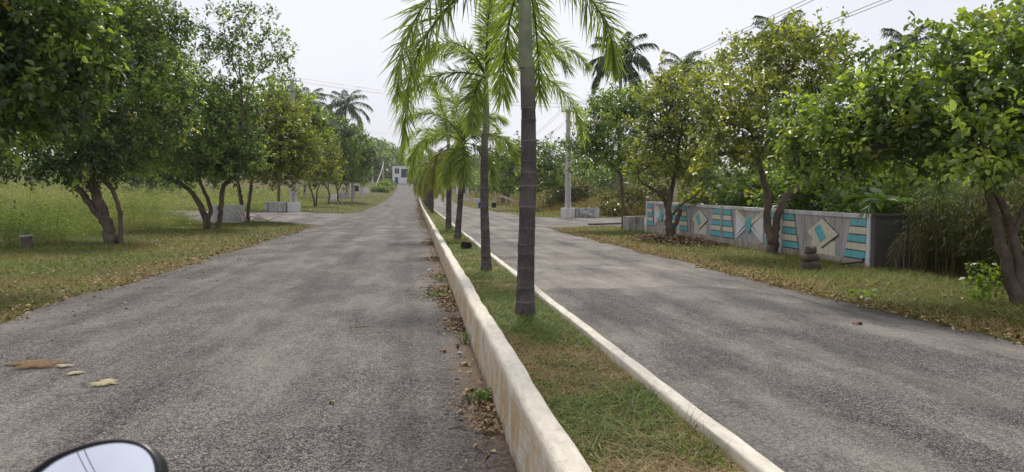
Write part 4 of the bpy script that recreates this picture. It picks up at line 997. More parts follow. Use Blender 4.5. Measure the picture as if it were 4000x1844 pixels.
def palm_trunk(parent, h_grey, h_shaft, r0, r1, lean=(0, 0), ring0=0.13, rs=14, young_from=0.8):
    """ringed grey trunk plus smooth green crownshaft; returns the top point"""
    zs, rr, ring, yg = [], [], [], []
    z = -0.05; nz = []
    ringz = []
    q = 0.18
    while q < h_grey:
        ringz.append(q); q += ring0 * random.uniform(0.45, 1.5)
    lv = sorted(set([-0.05, 0.0, 0.03, 0.08, 0.15] + [a for r_ in ringz for a in (r_ - 0.012, r_ - 0.004, r_ + 0.004, r_ + 0.014)] + [h_grey]))
    P, rad = [], []
    for z in lv:
        t_ = min(1, max(0, z / h_grey))
        r = r1 + (r0 - r1) * (1 - t_) ** 1.1 + 0.28 * r0 * math.exp(-max(z, 0) / 0.10)
        rg = any(abs(z - a) < 0.006 for a in ringz)
        below = any(abs(z - (a - 0.012)) < 0.002 for a in ringz)
        r *= 1.028 if rg else (0.985 if below else 1.0)
        P.append((lean[0] * t_ ** 1.3, lean[1] * t_ ** 1.3, z)); rad.append(r); ring.append(1.0 if rg else 0.0); yg.append(float(ss(t_, young_from, 1.0)))
    V, F = tube(P, rad, rs)
    ang = np.tile(np.arange(rs), len(P)); zz_ = V[:, 2]
    V[:, :2] += rng.normal(0, 0.0016, (len(V), 2)) + (0.012 * r0 / 0.1 * (vnoise(ang * 0.9, zz_ * 5, 1, 71) - 0.5))[:, None]
    V[:, 0] += 0.018 * np.sin(zz_ * 1.7 + h_grey * 9) - 0.018 * math.sin(h_grey * 9); V[:, 2] += rng.normal(0, 0.003, len(V)) * (zz_ < h_grey - 0.05)
    obj('trunk', mesh_np('trunk', V, F, M['palm_trunk'], smooth=True, attr={'ring': np.repeat(ring, rs), 'young': np.repeat(yg, rs)}), parent)
    n = 12; top = []
    rad = []
    for i in range(n):
        t_ = i / (n - 1)
        top.append((lean[0] * (1 + 0.12 * t_), lean[1] * (1 + 0.12 * t_), h_grey - 0.01 + h_shaft * t_))
        rad.append(r1 * (1.0 + 0.10 * math.sin(min(1, t_ * 3) * math.pi * 0.5)) * (1 - 0.52 * t_ ** 1.6))
    V, F = tube(top, rad, rs)
    obj('crownshaft', mesh_np('crownshaft', V, F, M['shaft'], smooth=True), parent)
    return top[-1]
GRP = 'foxtail palms along the median'
def fox_palm(x, y, label, hg, hs, r0, r1, fronds, lean=(0, 0), near=True, ring0=0.13, name='foxtail_palm', fl=None):
    z = g(x, y) + SOIL - 0.02
    e = empty(name, (x, y, z), label=label, cat='palm tree', group=GRP)
    tp = palm_trunk(e, hg, hs, r0, r1, lean, ring0, 16 if near else 9)
    for f in fronds:
        az, e0, e1, p, L = f[:5]; pal = f[5] if len(f) > 5 else PALM_G; off = f[6] if len(f) > 6 else 0.0
        frond_obj(e, (tp[0], tp[1], tp[2] - 0.12 - off), az, (L, e0, e1, p, *(fl or ((0.37, 62, 5, 0.0175) if near else (0.46, 38, 5, 0.036))), pal), dict(seed_t=random.uniform(0.3, 0.6), bend=random.uniform(-18, 18), droop=0.4, rach=0.016))
    return e
# az: 0 = right, 90 = away, 180 = left, 270 = towards the viewer
fox_palm(1.13, 7.96, 'nearest foxtail palm on the median, thick ringed trunk cut by the top edge', 2.62, 1.02, 0.098, 0.073,
         [(183, 16, -95, 0.6, 2.3), (187, 38, -92, 0.6, 2.15), (75, 40, -90, 0.55, 1.75), (95, 30, -90, 0.55, 1.7), (1, 34, -90, 0.62, 1.5), (40, 72, -10, 1.2, 2.2),
          (120, 74, 0, 1.2, 2.2), (255, 78, 10, 1.3, 2.2), (320, 72, 0, 1.2, 2.2), (150, 60, -40, 1.0, 1.6), (205, 66, -30, 1.2, 2.0)], ring0=0.17)
fox_palm(1.16, 12.8, 'second foxtail palm on the median with wide spreading crown', 2.32, 1.05, 0.086, 0.055,
         [(180, 20, -50, 1.0, 1.45), (186, 74, -85, 1.15, 1.75), (232, 25, -96, 0.35, 0.95), (140, 62, -50, 1.1, 1.8), (60, 89, 84, 1.5, 1.7), (5, 82, 50, 1.3, 1.75), (-4, 60, -55, 1.1, 2.0), (2, 30, -86, 0.9, 2.3), (335, 66, -60, 1.0, 1.7), (90, 52, -70, 1.0, 1.9), (270, 80, 40, 1.2, 1.5)], ring0=0.13)
FL = (0.46, 56, 6, 0.024)
fox_palm(1.19, 22.5, 'short foxtail palm on the median leaning right, third from the viewer', 2.1, 0.8, 0.10, 0.07,
         [(180, 50, -80, 0.9, 2.0), (200, 72, -40, 1.1, 2.2), (120, 80, 40, 1.2, 2.2), (5, 52, -75, 0.9, 2.0), (340, 30, -88, 0.5, 1.6), (40, 70, -30, 1.2, 2.1), (270, 20, -88, 0.4, 1.4), (220, 18, -88, 0.4, 1.4), (90, 55, -60, 1, 1.9), (300, 74, 20, 1.2, 1.9)], lean=(0.16, 0.0), fl=FL)
fox_palm(1.2, 28.7, 'foxtail palm on the median with yellowed hanging fronds, fourth from the viewer', 2.55, 0.85, 0.115, 0.08,
         [(178, 62, -95, 0.9, 2.5), (200, 40, -88, 0.6, 2.2), (150, 84, 50, 1.3, 2.6), (230, 80, 40, 1.2, 2.5), (6, 55, -70, 1.0, 2.4), (330, 66, -50, 1.1, 2.4), (265, 15, -90, 0.35, 1.7, PALM_Y, 0.15), (215, 10, -90, 0.35, 1.7, PALM_Y, 0.15), (300, 14, -90, 0.4, 1.6, PALM_G, 0.1), (60, 64, -40, 1.1, 2.4), (110, 55, -60, 1, 2.4), (20, 84, 60, 1.2, 2.5)], fl=FL)
# the rest of the row: two grown forms, copied
def far_palm(hg, tone):
    fr = []
    for i in range(12):
        a = i * 360 / 12 + random.uniform(-10, 10)
        k = i % 3
        fr.append((a, (72, 46, 12)[k] + random.uniform(-8, 8), (-20, -80, -90)[k], (1.2, 0.8, 0.4)[k], random.uniform(2.1, 2.7), (PALM_FAR, PALM_FAR, tone)[k], 0.05))
    return fr
rowY = [56, 62.5, 70, 79, 90, 102, 116, 132, 150, 170, 195, 225, 260]
protoA = fox_palm(1.15, rowY[0], 'foxtail palm heading the close row far along the median', 2.7, 0.9, 0.12, 0.085, far_palm(2.7, PALM_FAR), near=False)
protoB = fox_palm(1.15 , rowY[1], 'far foxtail palm with yellow skirt, second of the close row', 2.45, 0.85, 0.12, 0.085, far_palm(2.45, PALM_Y), near=False)
def copy_thing(src, loc, rz, label, sc=1.0):
    c = src.copy(); C.objects.link(c); c.location = loc; c.rotation_euler = (0, 0, rz); c.scale = (sc, sc, sc); c['label'] = label
    for ch in src.children:
        d = ch.copy(); C.objects.link(d); d.parent = c
        for gc in ch.children:
            k = gc.copy(); C.objects.link(k); k.parent = d
    return c
for i, y in enumerate(rowY[2:]):
    x = 1.15 + float(S(y))
    copy_thing((protoA, protoB)[i % 2], (x, y, g(x, y) + SOIL - 0.02), random.random() * 6.28, '%s palm of the close row far along the median, counted from the near end' % ('third', 'fourth', 'fifth', 'sixth', 'seventh', 'eighth', 'ninth', 'tenth', 'eleventh', 'twelfth', 'thirteenth')[i], random.uniform(0.92, 1.12))

# coconut palms over the tree line
def coco(x, y, zt, r, label, n=15, dens=34):
    z = g(x, y); e = empty('coconut_palm', (x, y, z), label=label, cat='palm tree', group='coconut palms beyond the trees')
    h = zt - z
    lx = random.uniform(-0.8, 0.8)
    P = catmull([(-lx, 0, -0.2), (-0.5 * lx, 0, 0.4 * h), (0, 0, h)], 8)
    V, F = tube(P, np.linspace(0.24, 0.15, len(P)), 8)
    obj('trunk', mesh_np('trunk', V, F, M['coco_trunk'], smooth=True), e)
    for i in range(n):
        a = i * 137.5; q = i / n
        frond_obj(e, (0, 0, h - 0.1), a, (r * random.uniform(0.95, 1.2), 82 - 95 * q, 10 - 95 * q - 10 * (q > .3), 1.2, r * 0.30, int(dens * 1.9), 2, 0.13, COCO), dict(style='flat', droop=1.3, seed_t=0.45, bend=random.uniform(-15, 15), rach=0.05))
    nuts = MB()
    for i in range(7):
        a = random.random() * 6.28
        c = (0.28 * math.cos(a), 0.28 * math.sin(a), h - 0.35 - 0.15 * random.random())
        nuts.tube([(c[0], c[1], c[2] - 0.14), (c[0], c[1], c[2] - 0.07), (c[0], c[1], c[2] + 0.07), (c[0], c[1], c[2] + 0.14)], [0.03, 0.12, 0.12, 0.03], 8)
    nuts.build('coconuts', M['nut'], e, smooth=True)
    return e
coco(19.9, 73.9, 14.8, 3.6, 'tall coconut palm above the right trees beside the power pole', 18)
coco(-14.5, 164.3, 20.2, 5.0, 'tall coconut palm standing above the left trees', 17)
coco(44.7, 91.4, 21.4, 4.0, 'coconut palm top showing over the tall V-forked tree', 15)
coco(51.0, 75.2, 17.0, 3.7, 'coconut palm crown behind the right trees, second from the right edge', 15)
coco(53.0, 64.9, 16.0, 4.0, 'coconut palm crown nearest the right edge', 15)
coco(-21.0, 155, 19.5, 4.6, 'coconut palm partly hidden behind the left power pole', 15)
coco(38.2, 107.3, 19.8, 3.8, 'small coconut palm tip over the middle right trees', 12)

# areca clumps and banana behind the wall, cane thicket
def areca(x, y, label, n=8, L=1.9, h=0.4):
    z = g(x, y); e = empty('areca_palm', (x, y, z), label=label, cat='palm', group='areca palms behind the painted wall')
    mb = MB()
    for i in range(4):
        a = i * 1.57; mb.tube([(0.15 * math.cos(a), 0.15 * math.sin(a), -0.05), (0.25 * math.cos(a), 0.25 * math.sin(a), h + 0.5)], [0.035, 0.025], 7)
    mb.build('stem', M['shaft'], e)
    for i in range(n):
        frond_obj(e, (0.2 * math.cos(i * 2.4), 0.2 * math.sin(i * 2.4), h + 0.4), i * 137.5 + 20, (L * random.uniform(0.85, 1.2), random.uniform(50, 78), random.uniform(-60, -20), 1.1, 0.42, 36, 2, 0.03, [(0.03, 0.055, 0.015), (0.06, 0.11, 0.02), (0.12, 0.19, 0.03)]), dict(style='flat', droop=0.35, petiole=0.22, rach=0.014))
areca(11.6, 28.0, 'areca palm arching over the wall beside the stub-branched tree', 9, 2.0)
areca(11.8, 24.6, 'areca palm behind the wall left of the V-forked trunk', 9, 2.0, 0.6)
areca(11.7, 22.0, 'areca palm behind the V-forked trunk', 7, 1.7, 0.5)
areca(11.5, 16.9, 'areca palm with dark fronds behind the near corner of the wall', 9, 1.8, 0.6)
areca(12.9, 15.4, 'areca palm behind the dark return wall', 8, 1.8, 0.6)

def banana(x, y, label):
    z = g(x, y); e = empty('banana_plant', (x, y, z), label=label, cat='plant')
    MB().tube([(0, 0, -0.05), (0.02, 0, 0.6), (0.0, 0.02, 1.15)], [0.11, 0.09, 0.06], 10).build('stem', M['shaft'], e, smooth=True)
    for i in range(7):
        a = i * 2.4 + 0.5; L = random.uniform(1.0, 1.4); m = 12
        s = np.linspace(0, 1, m); el = np.radians(75 - (75 + random.uniform(0, 40)) * s ** 1.1)
        r = np.cumsum(np.cos(el)) * L / m; zz = 1.05 + np.cumsum(np.sin(el)) * L / m
        w = 0.24 * np.sin(np.pi * np.clip(0.03 + 0.95 * s, 0, 1)) ** 0.6
        V, row = [], []
        for j in range(m):
            c_ = np.array([math.cos(a) * r[j], math.sin(a) * r[j], zz[j]]); sd = np.array([-math.sin(a), math.cos(a), 0])
            V += [c_ - sd * w[j] + [0, 0, 0.05], c_, c_ + sd * w[j] + [0, 0, 0.05]]
        F = [(3 * j + q, 3 * j + q + 1, 3 * j + q + 4, 3 * j + q + 3) for j in range(m - 1) for q in (0, 1)]
        tt = np.tile(np.array([[0.10, 0.17, 0.03]]) * random.uniform(0.8, 1.5), (len(V), 1))
        obj('leaf', mesh_np('leaf', np.array(V), np.array(F), M['leaf'], tt), e)
banana(11.3, 17.6, 'banana plant with broad bright leaves behind the wall corner')

def cane(x0, x1, y0, y1, n, label):
    cx, cyy = (x0 + x1) / 2, (y0 + y1) / 2
    e = empty('cane_thicket', (cx, cyy, g(cx, cyy)), label=label, cat='thicket')
    x = x0 + (x1 - x0) * rng.random(n); y = y0 + (y1 - y0) * rng.random(n); z = G(x, y); h = 1.3 + 1.2 * rng.random(n)
    pal = [(0.05, 0.045, 0.02), (0.11, 0.09, 0.04), (0.08, 0.10, 0.03)]
    A = blades(x, y, z - 0.03, h, np.full(n, 0.018), 0.1 + 0.2 * rng.random(n), lerp_col(pal, rng.random(n)), 2)
    V, F, T = A; V = V - np.array([cx, cyy, g(cx, cyy)])
    obj('stalks', mesh_np('stalks', V, F, M['blade'], T), e, kind='stuff')
    k = np.repeat(np.arange(n), 9); m = len(k); f = 0.25 + 0.75 * rng.random(m)
    pl = [(0.04, 0.055, 0.018), (0.08, 0.11, 0.03), (0.15, 0.17, 0.06), (0.17, 0.13, 0.06)]
    B = blades(x[k] + rng.normal(0, 0.06, m), y[k] + rng.normal(0, 0.06, m), z[k] + h[k] * f, 0.10 + 0.22 * rng.random(m), 0.018 + 0.012 * rng.random(m), 1.0 + 1.2 * rng.random(m), lerp_col(pl, rng.random(m)), 3, 1.1)
    V, F, T = B; V = V - np.array([cx, cyy, g(cx, cyy)])
    obj('leaves', mesh_np('leaves', V, F, M['blade'], T), e, kind='stuff')
cane(10.55, 13.8, 12.8, 15.85, 900, 'tangled thicket of tall cane in front of the dark return wall')
cane(9.8, 13.5, 8.6, 12.0, 420, 'cane thicket behind the forked tree at the right edge')

# ------------------------------------------------------------------ painted compound wall
wall = empty('compound_wall', (10.2, 16.29, 0.0), (0.0098, 0, 0), label='long grey compound wall with teal and cream relief patterns behind the right verge', cat='wall')
BAY = 4.24; TOPZ = 1.22
def face(poly, proud, back=0.0):
    """outline in (along, up) standing proud of the road face of the wall"""
    return MB().prism(poly, -proud, back, 'yzx')
pw = 0.14
for k in range(4):
    u0 = k * BAY
    MB().box(0, 0.12, u0 + pw / 2, u0 + BAY - pw / 2, 0.15, 1.12).build('panel', M['wall'], wall)
    MB().box(-0.035, 0.15, u0 + pw / 2 + 0.002, u0 + BAY - pw / 2 - 0.002, 1.118, TOPZ, 0.004).build('coping', M['coping'], wall, 0.008)
    MB().box(-0.05, 0.16, u0 + pw / 2 + 0.002, u0 + BAY - pw / 2 - 0.002, -0.25, 0.155, 0.004).build('plinth', M['wall_base'], wall, 0.008)
    # grey ribs beside the stripe stacks
    for r_ in (1.13, BAY - 1.27):
        MB().box(-0.016, 0.01, u0 + r_, u0 + r_ + 0.14, 0.158, 1.115).build('rib', M['wall'], wall, 0.004)
    # two stacks of five stripes, widening downwards
    for sgn, ub in ((1, u0 + pw / 2 + 0.03), (-1, u0 + BAY - pw / 2 - 0.03)):
        bk = [(ub - sgn * 0.01, 0.165), (ub + sgn * 0.935, 0.165), (ub + sgn * 0.615, 1.108), (ub - sgn * 0.01, 1.108)]
        face(bk if sgn > 0 else bk[::-1], 0.012).build('stripe_gap_shadow_dirt', M['groove'], wall)  # added dark sheet: gap shadow and dirt put into its colour
        for i in range(5):
            zt = 1.10 - i * 0.187; zb = zt - 0.158
            wt = 0.60 + 0.30 * (1.10 - zt) / 0.92; wbm = 0.60 + 0.30 * (1.10 - zb) / 0.92
            poly = [(ub, zb), (ub + sgn * wbm, zb), (ub + sgn * wt, zt), (ub, zt)]
            if sgn < 0: poly = poly[::-1]
            face(poly, 0.034).build('stripe', M['teal'] if i % 2 == 0 else M['cream'], wall, 0.004)
    uc = u0 + BAY / 2; vc = 0.68
    if k % 2 == 0:          # diamond panels
        uc -= 0.1
        face([(uc - 0.785, vc), (uc, vc - 0.39), (uc + 0.785, vc), (uc, vc + 0.385)], 0.016).build('diamond_rim_shadow_dirt', M['groove'], wall)  # dark outline sheet: edge shadow and dirt put into its colour
        face([(uc - 0.735, vc), (uc, vc - 0.36), (uc + 0.735, vc), (uc, vc + 0.36)], 0.045).build('diamond', M['cream'], wall, 0.004)
        L0, T0, R0, B0 = (uc + 0.35, vc + 0.10), (uc + 0.05, vc + 0.235), (uc - 0.25, vc - 0.09), (uc + 0.05, vc - 0.225)
        for q in range(3):
            f0, f1 = q / 3 + 0.03, (q + 1) / 3 - 0.05
            mixp = lambda a, b, f: (a[0] + (b[0] - a[0]) * f, a[1] + (b[1] - a[1]) * f)
            p = [mixp(L0, T0, f0), mixp(B0, R0, f0), mixp(B0, R0, f1), mixp(L0, T0, f1)]
            face(p[::-1], 0.065, -0.04).build('slat', M['teal'], wall, 0.003)
        face([(uc - 0.6, 0.158), (uc + 0.55, 0.158), (uc + 0.55, 0.5), (uc - 0.6, 0.5)], 0.010).build('pale_patch', M['cream'], wall)
    else:                   # crossed bands with an oval boss
        for sg in (-1, 1):
            ap = (uc + sg * 0.27, vc); a = (uc + sg * 0.98, vc + 0.33); b = (uc + sg * 0.98, vc - 0.40)
            tri = [ap, a, b] if sg < 0 else [ap, b, a]
            face(tri, 0.022).build('triangle', M['wall_pale'], wall, 0.003)
            for e_, w_, mt in ((0.40, 0.065, 'cream'), (-0.46, 0.035, 'wall_pale')):
                d = np.array([sg * 0.98, e_]); d /= np.linalg.norm(d); nn = np.array([-d[1], d[0]]) * w_
                s0 = np.array([uc, vc]) + d * 0.12; s1 = np.array([uc + sg * 0.98, vc + e_])
                p = [tuple(s0 - nn), tuple(s1 - nn), tuple(s1 + nn), tuple(s0 + nn)]
                if sg < 0: p = p[::-1]
                face(p, 0.034 if e_ > 0 else 0.030).build('band', M[mt], wall, 0.003)
        face([(uc + 0.20 * math.cos(a_), vc + 0.235 * math.sin(a_)) for a_ in np.linspace(0, 2 * math.pi, 25)[:-1]], 0.06).build('oval', M['teal'], wall, 0.006)
for k in range(5):
    MB().box(-0.048, 0.10 if k == 0 else 0.17, k * BAY - pw / 2, k * BAY + pw / 2, -0.25, TOPZ - 0.004 if k not in (0, 4) else TOPZ + 0.01, 0.003).build('post', M['wall_pale'] if k in (0, 1, 3, 4) else M['wall'], wall, 0.008)
MB().tube([(-0.06, 0.12, 0.22), (-0.07, 0.14, 0.13), (-0.5, 0.62, 0.02)], [0.022, 0.022, 0.02], 8).build('drain_pipe', M['black'], wall)
rw = empty('return_wall', (10.185, 16.07, 0), label='dark rough return wall running right from the painted wall', cat='wall')
for i in range(4):
    MB().box(i * 3.0, i * 3.0 + 2.99, 0, 0.14, -0.2, 1.17 - 0.01 * i, 0.006).build('panel', M['wall_dark'], rw)
    MB().box(i * 3.0, i * 3.0 + 2.99, -0.03, 0.17, 1.172 - 0.01 * i, 1.235 - 0.01 * i, 0.004).build('coping', M['wall_dark'], rw)
df = empty('dead_fronds', (10.75, 15.55, 0), label='dead palm fronds and dry stalks drooping by the near corner of the wall', cat='dead fronds')
for i in range(5):
    o_ = frond_obj(df, (0.1 * i - 0.1, 0.04 * (i % 2), 0.85 + 0.1 * (i % 3)), 200 + 55 * i, (0.95, 40, -95, 0.4, 0.26, 26, 2, 0.022, [(0.10, 0.085, 0.05), (0.2, 0.17, 0.10), (0.10, 0.13, 0.05)]), dict(style='flat', droop=1.0, rach=0.012))
mb = MB()
for i in range(4): mb.tube([(0.15 * i - 0.2, 0.03 * i, -0.05), (0.13 * i - 0.18, 0.02, 0.5), (0.12 * i - 0.15, 0.0, 1.0 + 0.1 * (i % 2))], [0.018, 0.015, 0.01], 6)
mb.build('stalks', M['twig'], df)
sh = empty('sheet_shed', (14.0, 19.5, g(14, 19.5)), label='low shed with pale sheet roof behind the wall corner', cat='shed')
for dx in (0.0, 3.4):
    for dy in (0.0, 1.8):
        MB().box(dx - 0.05, dx + 0.05, dy - 0.05, dy + 0.05, -0.1, 1.04).build('post', M['twig'], sh)
for i in range(5):
    MB().prism([(-0.4, 1.10), (2.2, 1.32), (2.2, 1.335), (-0.4, 1.115)], -0.3 + i * 0.86, -0.3 + i * 0.86 + 0.84, 'yzx').build('roof_sheet', M['sheet'], sh)

# ------------------------------------------------------------------ poles, boxes, wires
def h_pole(mb, h, w0, w1, d0, d1, z0=-0.3):
    """precast pole: two flanges with a recessed web, tapering"""
    def ring(w, d, z):
        a, c, f = w / 2, d / 2, w * 0.27
        rc = d * 0.24
        return [(-a, -c, z), (-a + f, -c, z), (-a + f + 0.012, -c + rc, z), (a - f - 0.012, -c + rc, z), (a - f, -c, z), (a, -c, z),
                (a, c, z), (a - f, c, z), (a - f - 0.012, c - rc, z), (-a + f + 0.012, c - rc, z), (-a + f, c, z), (-a, c, z)]
    r0, r1 = ring(w0, d0, z0), ring(w1, d1, h)
    n = 12
    mb.add(r0 + r1, [tuple(range(n))[::-1], tuple(range(n, 2 * n))] + [(i, (i + 1) % n, n + (i + 1) % n, n + i) for i in range(n)])
    return mb
def power_pole(x, y, h, label, plinth=None, arms=((-0.45, 0.9),), az=0.0, w=(0.30, 0.19), name='power_pole', z=None, mat='pole'):
    e = empty(name, (x, y, g(x, y) if z is None else z), (0, 0, az), label=label, cat='utility pole', group='concrete utility poles')
    s = h_pole(MB(), h, w[0], w[1], w[0] * 0.85, w[1] * 0.85)
    for zz in np.arange(3.0, h - 0.5, 1.25):      # stiffening bars across the recess
        wd = w[0] + (w[1] - w[0]) * zz / h
        s.box(-wd * 0.24, wd * 0.24, -wd * 0.40, wd * 0.40, zz, zz + 0.09)
    s.build('shaft', M[mat], e)
    if plinth:
        MB().box(-plinth[0] / 2, plinth[0] / 2, -plinth[1] / 2, plinth[1] / 2, -0.25, plinth[2], 0.012).build('plinth', M['limewash'], e, 0.03)
    for dz, half in arms:
        zz = h + dz
        a = MB().box(-half, half, -w[1] * 0.42 - 0.062, -w[1] * 0.42 - 0.002, zz, zz + 0.075).build('crossarm', M['steel'], e)
        for u in (-half * 0.92, -half * 0.45, half * 0.45, half * 0.92):
            MB().tube([(u, -w[1] * 0.42 - 0.03, zz + 0.07), (u, -w[1] * 0.42 - 0.03, zz + 0.12), (u, -w[1] * 0.42 - 0.03, zz + 0.16), (u, -w[1] * 0.42 - 0.03, zz + 0.2), (u, -w[1] * 0.42 - 0.03, zz + 0.25)],
                      [0.018, 0.045, 0.03, 0.05, 0.02], 8).build('insulator', M['porcelain'], a)
    return e
power_pole(11.22, 56.4, 8.05, 'pale concrete power pole on a white block beside the right side road', (0.92, 0.92, 0.72), ((-0.25, 0.55),), w=(0.42, 0.27))
power_pole(-9.6, 62.6, 10.35, 'tall grey power pole on a white block beside the left side road', (0.92, 0.8, 0.74), ((-0.15, 0.7), (-0.95, 0.75)), w=(0.55, 0.26))
power_pole(22.6, 65.4, 9.6, 'power pole half hidden behind the right trees', None, ((-0.2, 0.7),))
power_pole(-9.6, 119, 11.0, 'power pole beyond the flat-crowned left tree', None, ((-0.2, 0.6),))
power_pole(12.9, 125, 7.3, 'power pole behind the small dark right tree', None, ((-0.2, 0.5),))
power_pole(8.9, 137.5, 5.0, 'short pale post on a stepped white foot right of the far palms', (0.9, 0.9, 0.55), (), w=(0.34, 0.3))
power_pole(-14.4, 261, 11.2, 'thin far power pole left of the road, left one of the pair', (1.2, 1.2, 0.6), ((-0.3, 0.7),), w=(0.5, 0.36))
power_pole(-11.7, 283, 9.4, 'thin far power pole just left of the gateway building', (1.0, 1.0, 0.6), ((-0.3, 0.7),), w=(0.5, 0.36))
st_ = empty('stay_post', (-13.6, 262, g(-13.6, 262)), label='slanting stay post propped against the far power pole', cat='post')
MB().tube([(0, 0, -0.2), (1.5, 12, 5.2), (2.2, 18, 8.9)], [0.2, 0.18, 0.16], 8).build('shaft', M['pole'], st_)
st2 = empty('stay_post', (-19.0, 236, g(-19, 236)), label='slanting stay post behind the white hanging culvert block', cat='post')
MB().tube([(0, 0, -0.2), (1.0, 0.6, 3.2), (2.1, 1.2, 7.0)], [0.2, 0.18, 0.16], 8).build('shaft', M['pole'], st2)

WN = [0]
def wire(p0, p1, sag, label, r=0.011, group='overhead wires', n=28):
    s = np.linspace(0, 1, n)
    P = np.outer(1 - s, p0) + np.outer(s, p1); P[:, 2] -= 4 * sag * s * (1 - s)
    V, F = tube(P, r, 5)
    obj('overhead_wire', mesh_np('overhead_wire', V, F, M['wire'], smooth=True), label=label, cat='wire', group=group)
rp = (11.22, 56.3)
for dx, dz, lab in ((-0.46, 7.87, 'topmost of the four wires slanting across the upper right sky'), (-0.23, 7.87, 'second from top of the four wires slanting across the upper right sky'),
                    (0.23, 7.30, 'third from top of the four wires slanting across the upper right sky'), (0.46, 7.30, 'lowest of the four wires slanting across the upper right sky')):
    wire((rp[0] + dx, rp[1] - 0.1, dz + 0.2), (rp[0] + dx, -44, dz + 0.1), 1.05, lab)
    wire((rp[0] + dx, rp[1] - 0.1, dz + 0.2), (12.9 + dx, 125, 7.4), 0.7, lab.split(' of')[0].capitalize() + ' of the thin wires running on from the right power pole', group='wires from the right pole onward')
for dy, dz, lab in ((-0.25, 10.9, 'upper wire crossing the road from the tall left pole'), (-0.1, 10.86, 'second wire crossing the road from the tall left pole'), (-0.25, 10.62, 'third wire crossing the road from the tall left pole'), (-0.1, 10.56, 'lowest wire crossing the road from the tall left pole')):
    wire((-9.6, 62.6 + dy, dz + 0.05), (22.6, 65.4 + dy, dz - 1.15), 0.85, lab, 0.014)
for dy, dz, lab in ((-0.2, 9.35, 'upper of the two thin wires crossing far down the road'), (0.1, 9.1, 'lower of the two thin wires crossing far down the road')):
    wire((-9.6, 119 + dy, dz + 2.15), (14.5, 119.5 + dy, dz + 1.7), 0.35, lab, 0.017)
for dx, dz, lab in ((-0.65, 10.75, 'outer wire along the left trees to the tall left pole'), (-0.32, 10.75, 'second wire along the left trees to the tall left pole'), (0.32, 9.95, 'third wire along the left trees to the tall left pole'), (0.66, 9.95, 'inner wire along the left trees to the tall left pole')):
    wire((-9.6 + dx, 62.5, dz), (-9.6 + dx, -44, dz - 0.1), 1.3, lab)
    wire((-9.6 + dx, 62.5, dz), (-9.6 + dx, 118.9, 11.3), 0.9, lab.split(' along')[0].capitalize() + ' dropping from the tall left pole to the pole beyond', group='wires from the left pole onward')

def culvert(x, y, w, d, h, label, mat='grimy', rz=0.0, lip=True, name='culvert_box'):
    """low open-topped concrete box: four weathered sides"""
    e = empty(name, (x, y, g(x, y)), (0, 0, rz), label=label, cat='concrete box', group='low roadside concrete boxes')
    t_ = 0.10
    MB().box(-w / 2, w / 2, -d / 2, -d / 2 + t_, -0.2, h, 0.01).build('side', M[mat], e, 0.015)
    MB().box(-w / 2, w / 2, d / 2 - t_, d / 2, -0.2, h, 0.01).build('side', M[mat], e, 0.015)
    MB().box(-w / 2 - 0.003, -w / 2 + t_, -d / 2 + t_ + .003, d / 2 - t_ - .003, -0.2, h - 0.012, 0.006).build('side', M[mat], e, 0.015)
    MB().box(w / 2 - t_, w / 2 + 0.003, -d / 2 + t_ + .003, d / 2 - t_ - .003, -0.2, h - 0.012, 0.006).build('side', M[mat], e, 0.015)
    MB().box(-w / 2 + t_, w / 2 - t_, -d / 2 + t_, d / 2 - t_, 0, h * 0.7).build('fill', M['soil'], e)
    return e
culvert(12.62, 56.25, 1.75, 0.8, 0.72, 'grimy concrete box beside the right power pole block')
culvert(-10.95, 62.45, 1.65, 0.8, 0.78, 'black-streaked concrete box beside the left power pole block')
culvert(9.98, 34.6, 0.82, 0.6, 0.68, 'small weathered concrete tub beside the far end of the painted wall', 'grimy', 0.06, name='concrete_tub')
culvert(-10.66, 45.7, 1.6, 0.9, 1.02, 'pale grey concrete box behind the curved left stems', 'limewash', 0.05)
culvert(-13.85, 133, 1.0, 0.8, 1.0, 'white stained block between the far left trunks', 'limewash')
culvert(-13.9, 153, 1.9, 1.0, 0.95, 'dark-faced concrete box before the transformer', 'grimy')
culvert(-12.7, 195, 2.3, 1.0, 1.35, 'white culvert block by the far left verge', 'limewash')
culvert(9.9, 122, 1.6, 0.9, 0.85, 'pale box on the far right verge behind the second palm', 'limewash')
MB().prism([(9.2, 40.75), (9.3, 40.45), (11.35, 41.6), (11.3, 42.0)], 0.05, 0.14).build('stone_slab', M['rock'], label='flat brown stone slab at the corner of the right side road', cat='slab')

# transformer on its frame
tr = empty('transformer', (-11.76, 151.2, g(-11.76, 151.2)), label='dark pole-mounted transformer on a concrete frame left of the road', cat='transformer')
for u in (-1.25, 1.25):
    h_pole(MB(), 6.6, 0.42, 0.3, 0.4, 0.3).__class__
    MB().box(u - 0.17, u + 0.17, 0.9, 1.2, -0.3, 6.8).build('pole', M['pole'], tr)
MB().box(-1.6, 1.6, 0.2, 0.89, 2.95, 3.12).build('platform', M['steel'], tr)
tk = MB().box(-0.8, 0.8, -0.1, 0.8, 3.13, 4.75).build('tank', M['dark_steel'], tr, 0.03)
for i in range(7):
    MB().box(-0.72 + i * 0.22, -0.66 + i * 0.22, -0.3, -0.1, 3.3, 4.4).build('fin', M['dark_steel'], tk)
for u in (-0.45, 0, 0.45):
    MB().tube([(u, 0.35, 4.74), (u, 0.35, 4.9), (u, 0.35, 5.0), (u, 0.35, 5.12)], [0.05, 0.09, 0.05, 0.03], 8).build('bushing', M['porcelain'], tk)
MB().box(-0.55, 0.75, 0.25, 0.85, 1.35, 2.4).build('fuse_box', M['dark_steel'], tr, 0.02)
MB().box(-0.42, 0.10, -0.35, 0.05, -0.3, 2.2, 0.02).build('post', M['stone'], tr)

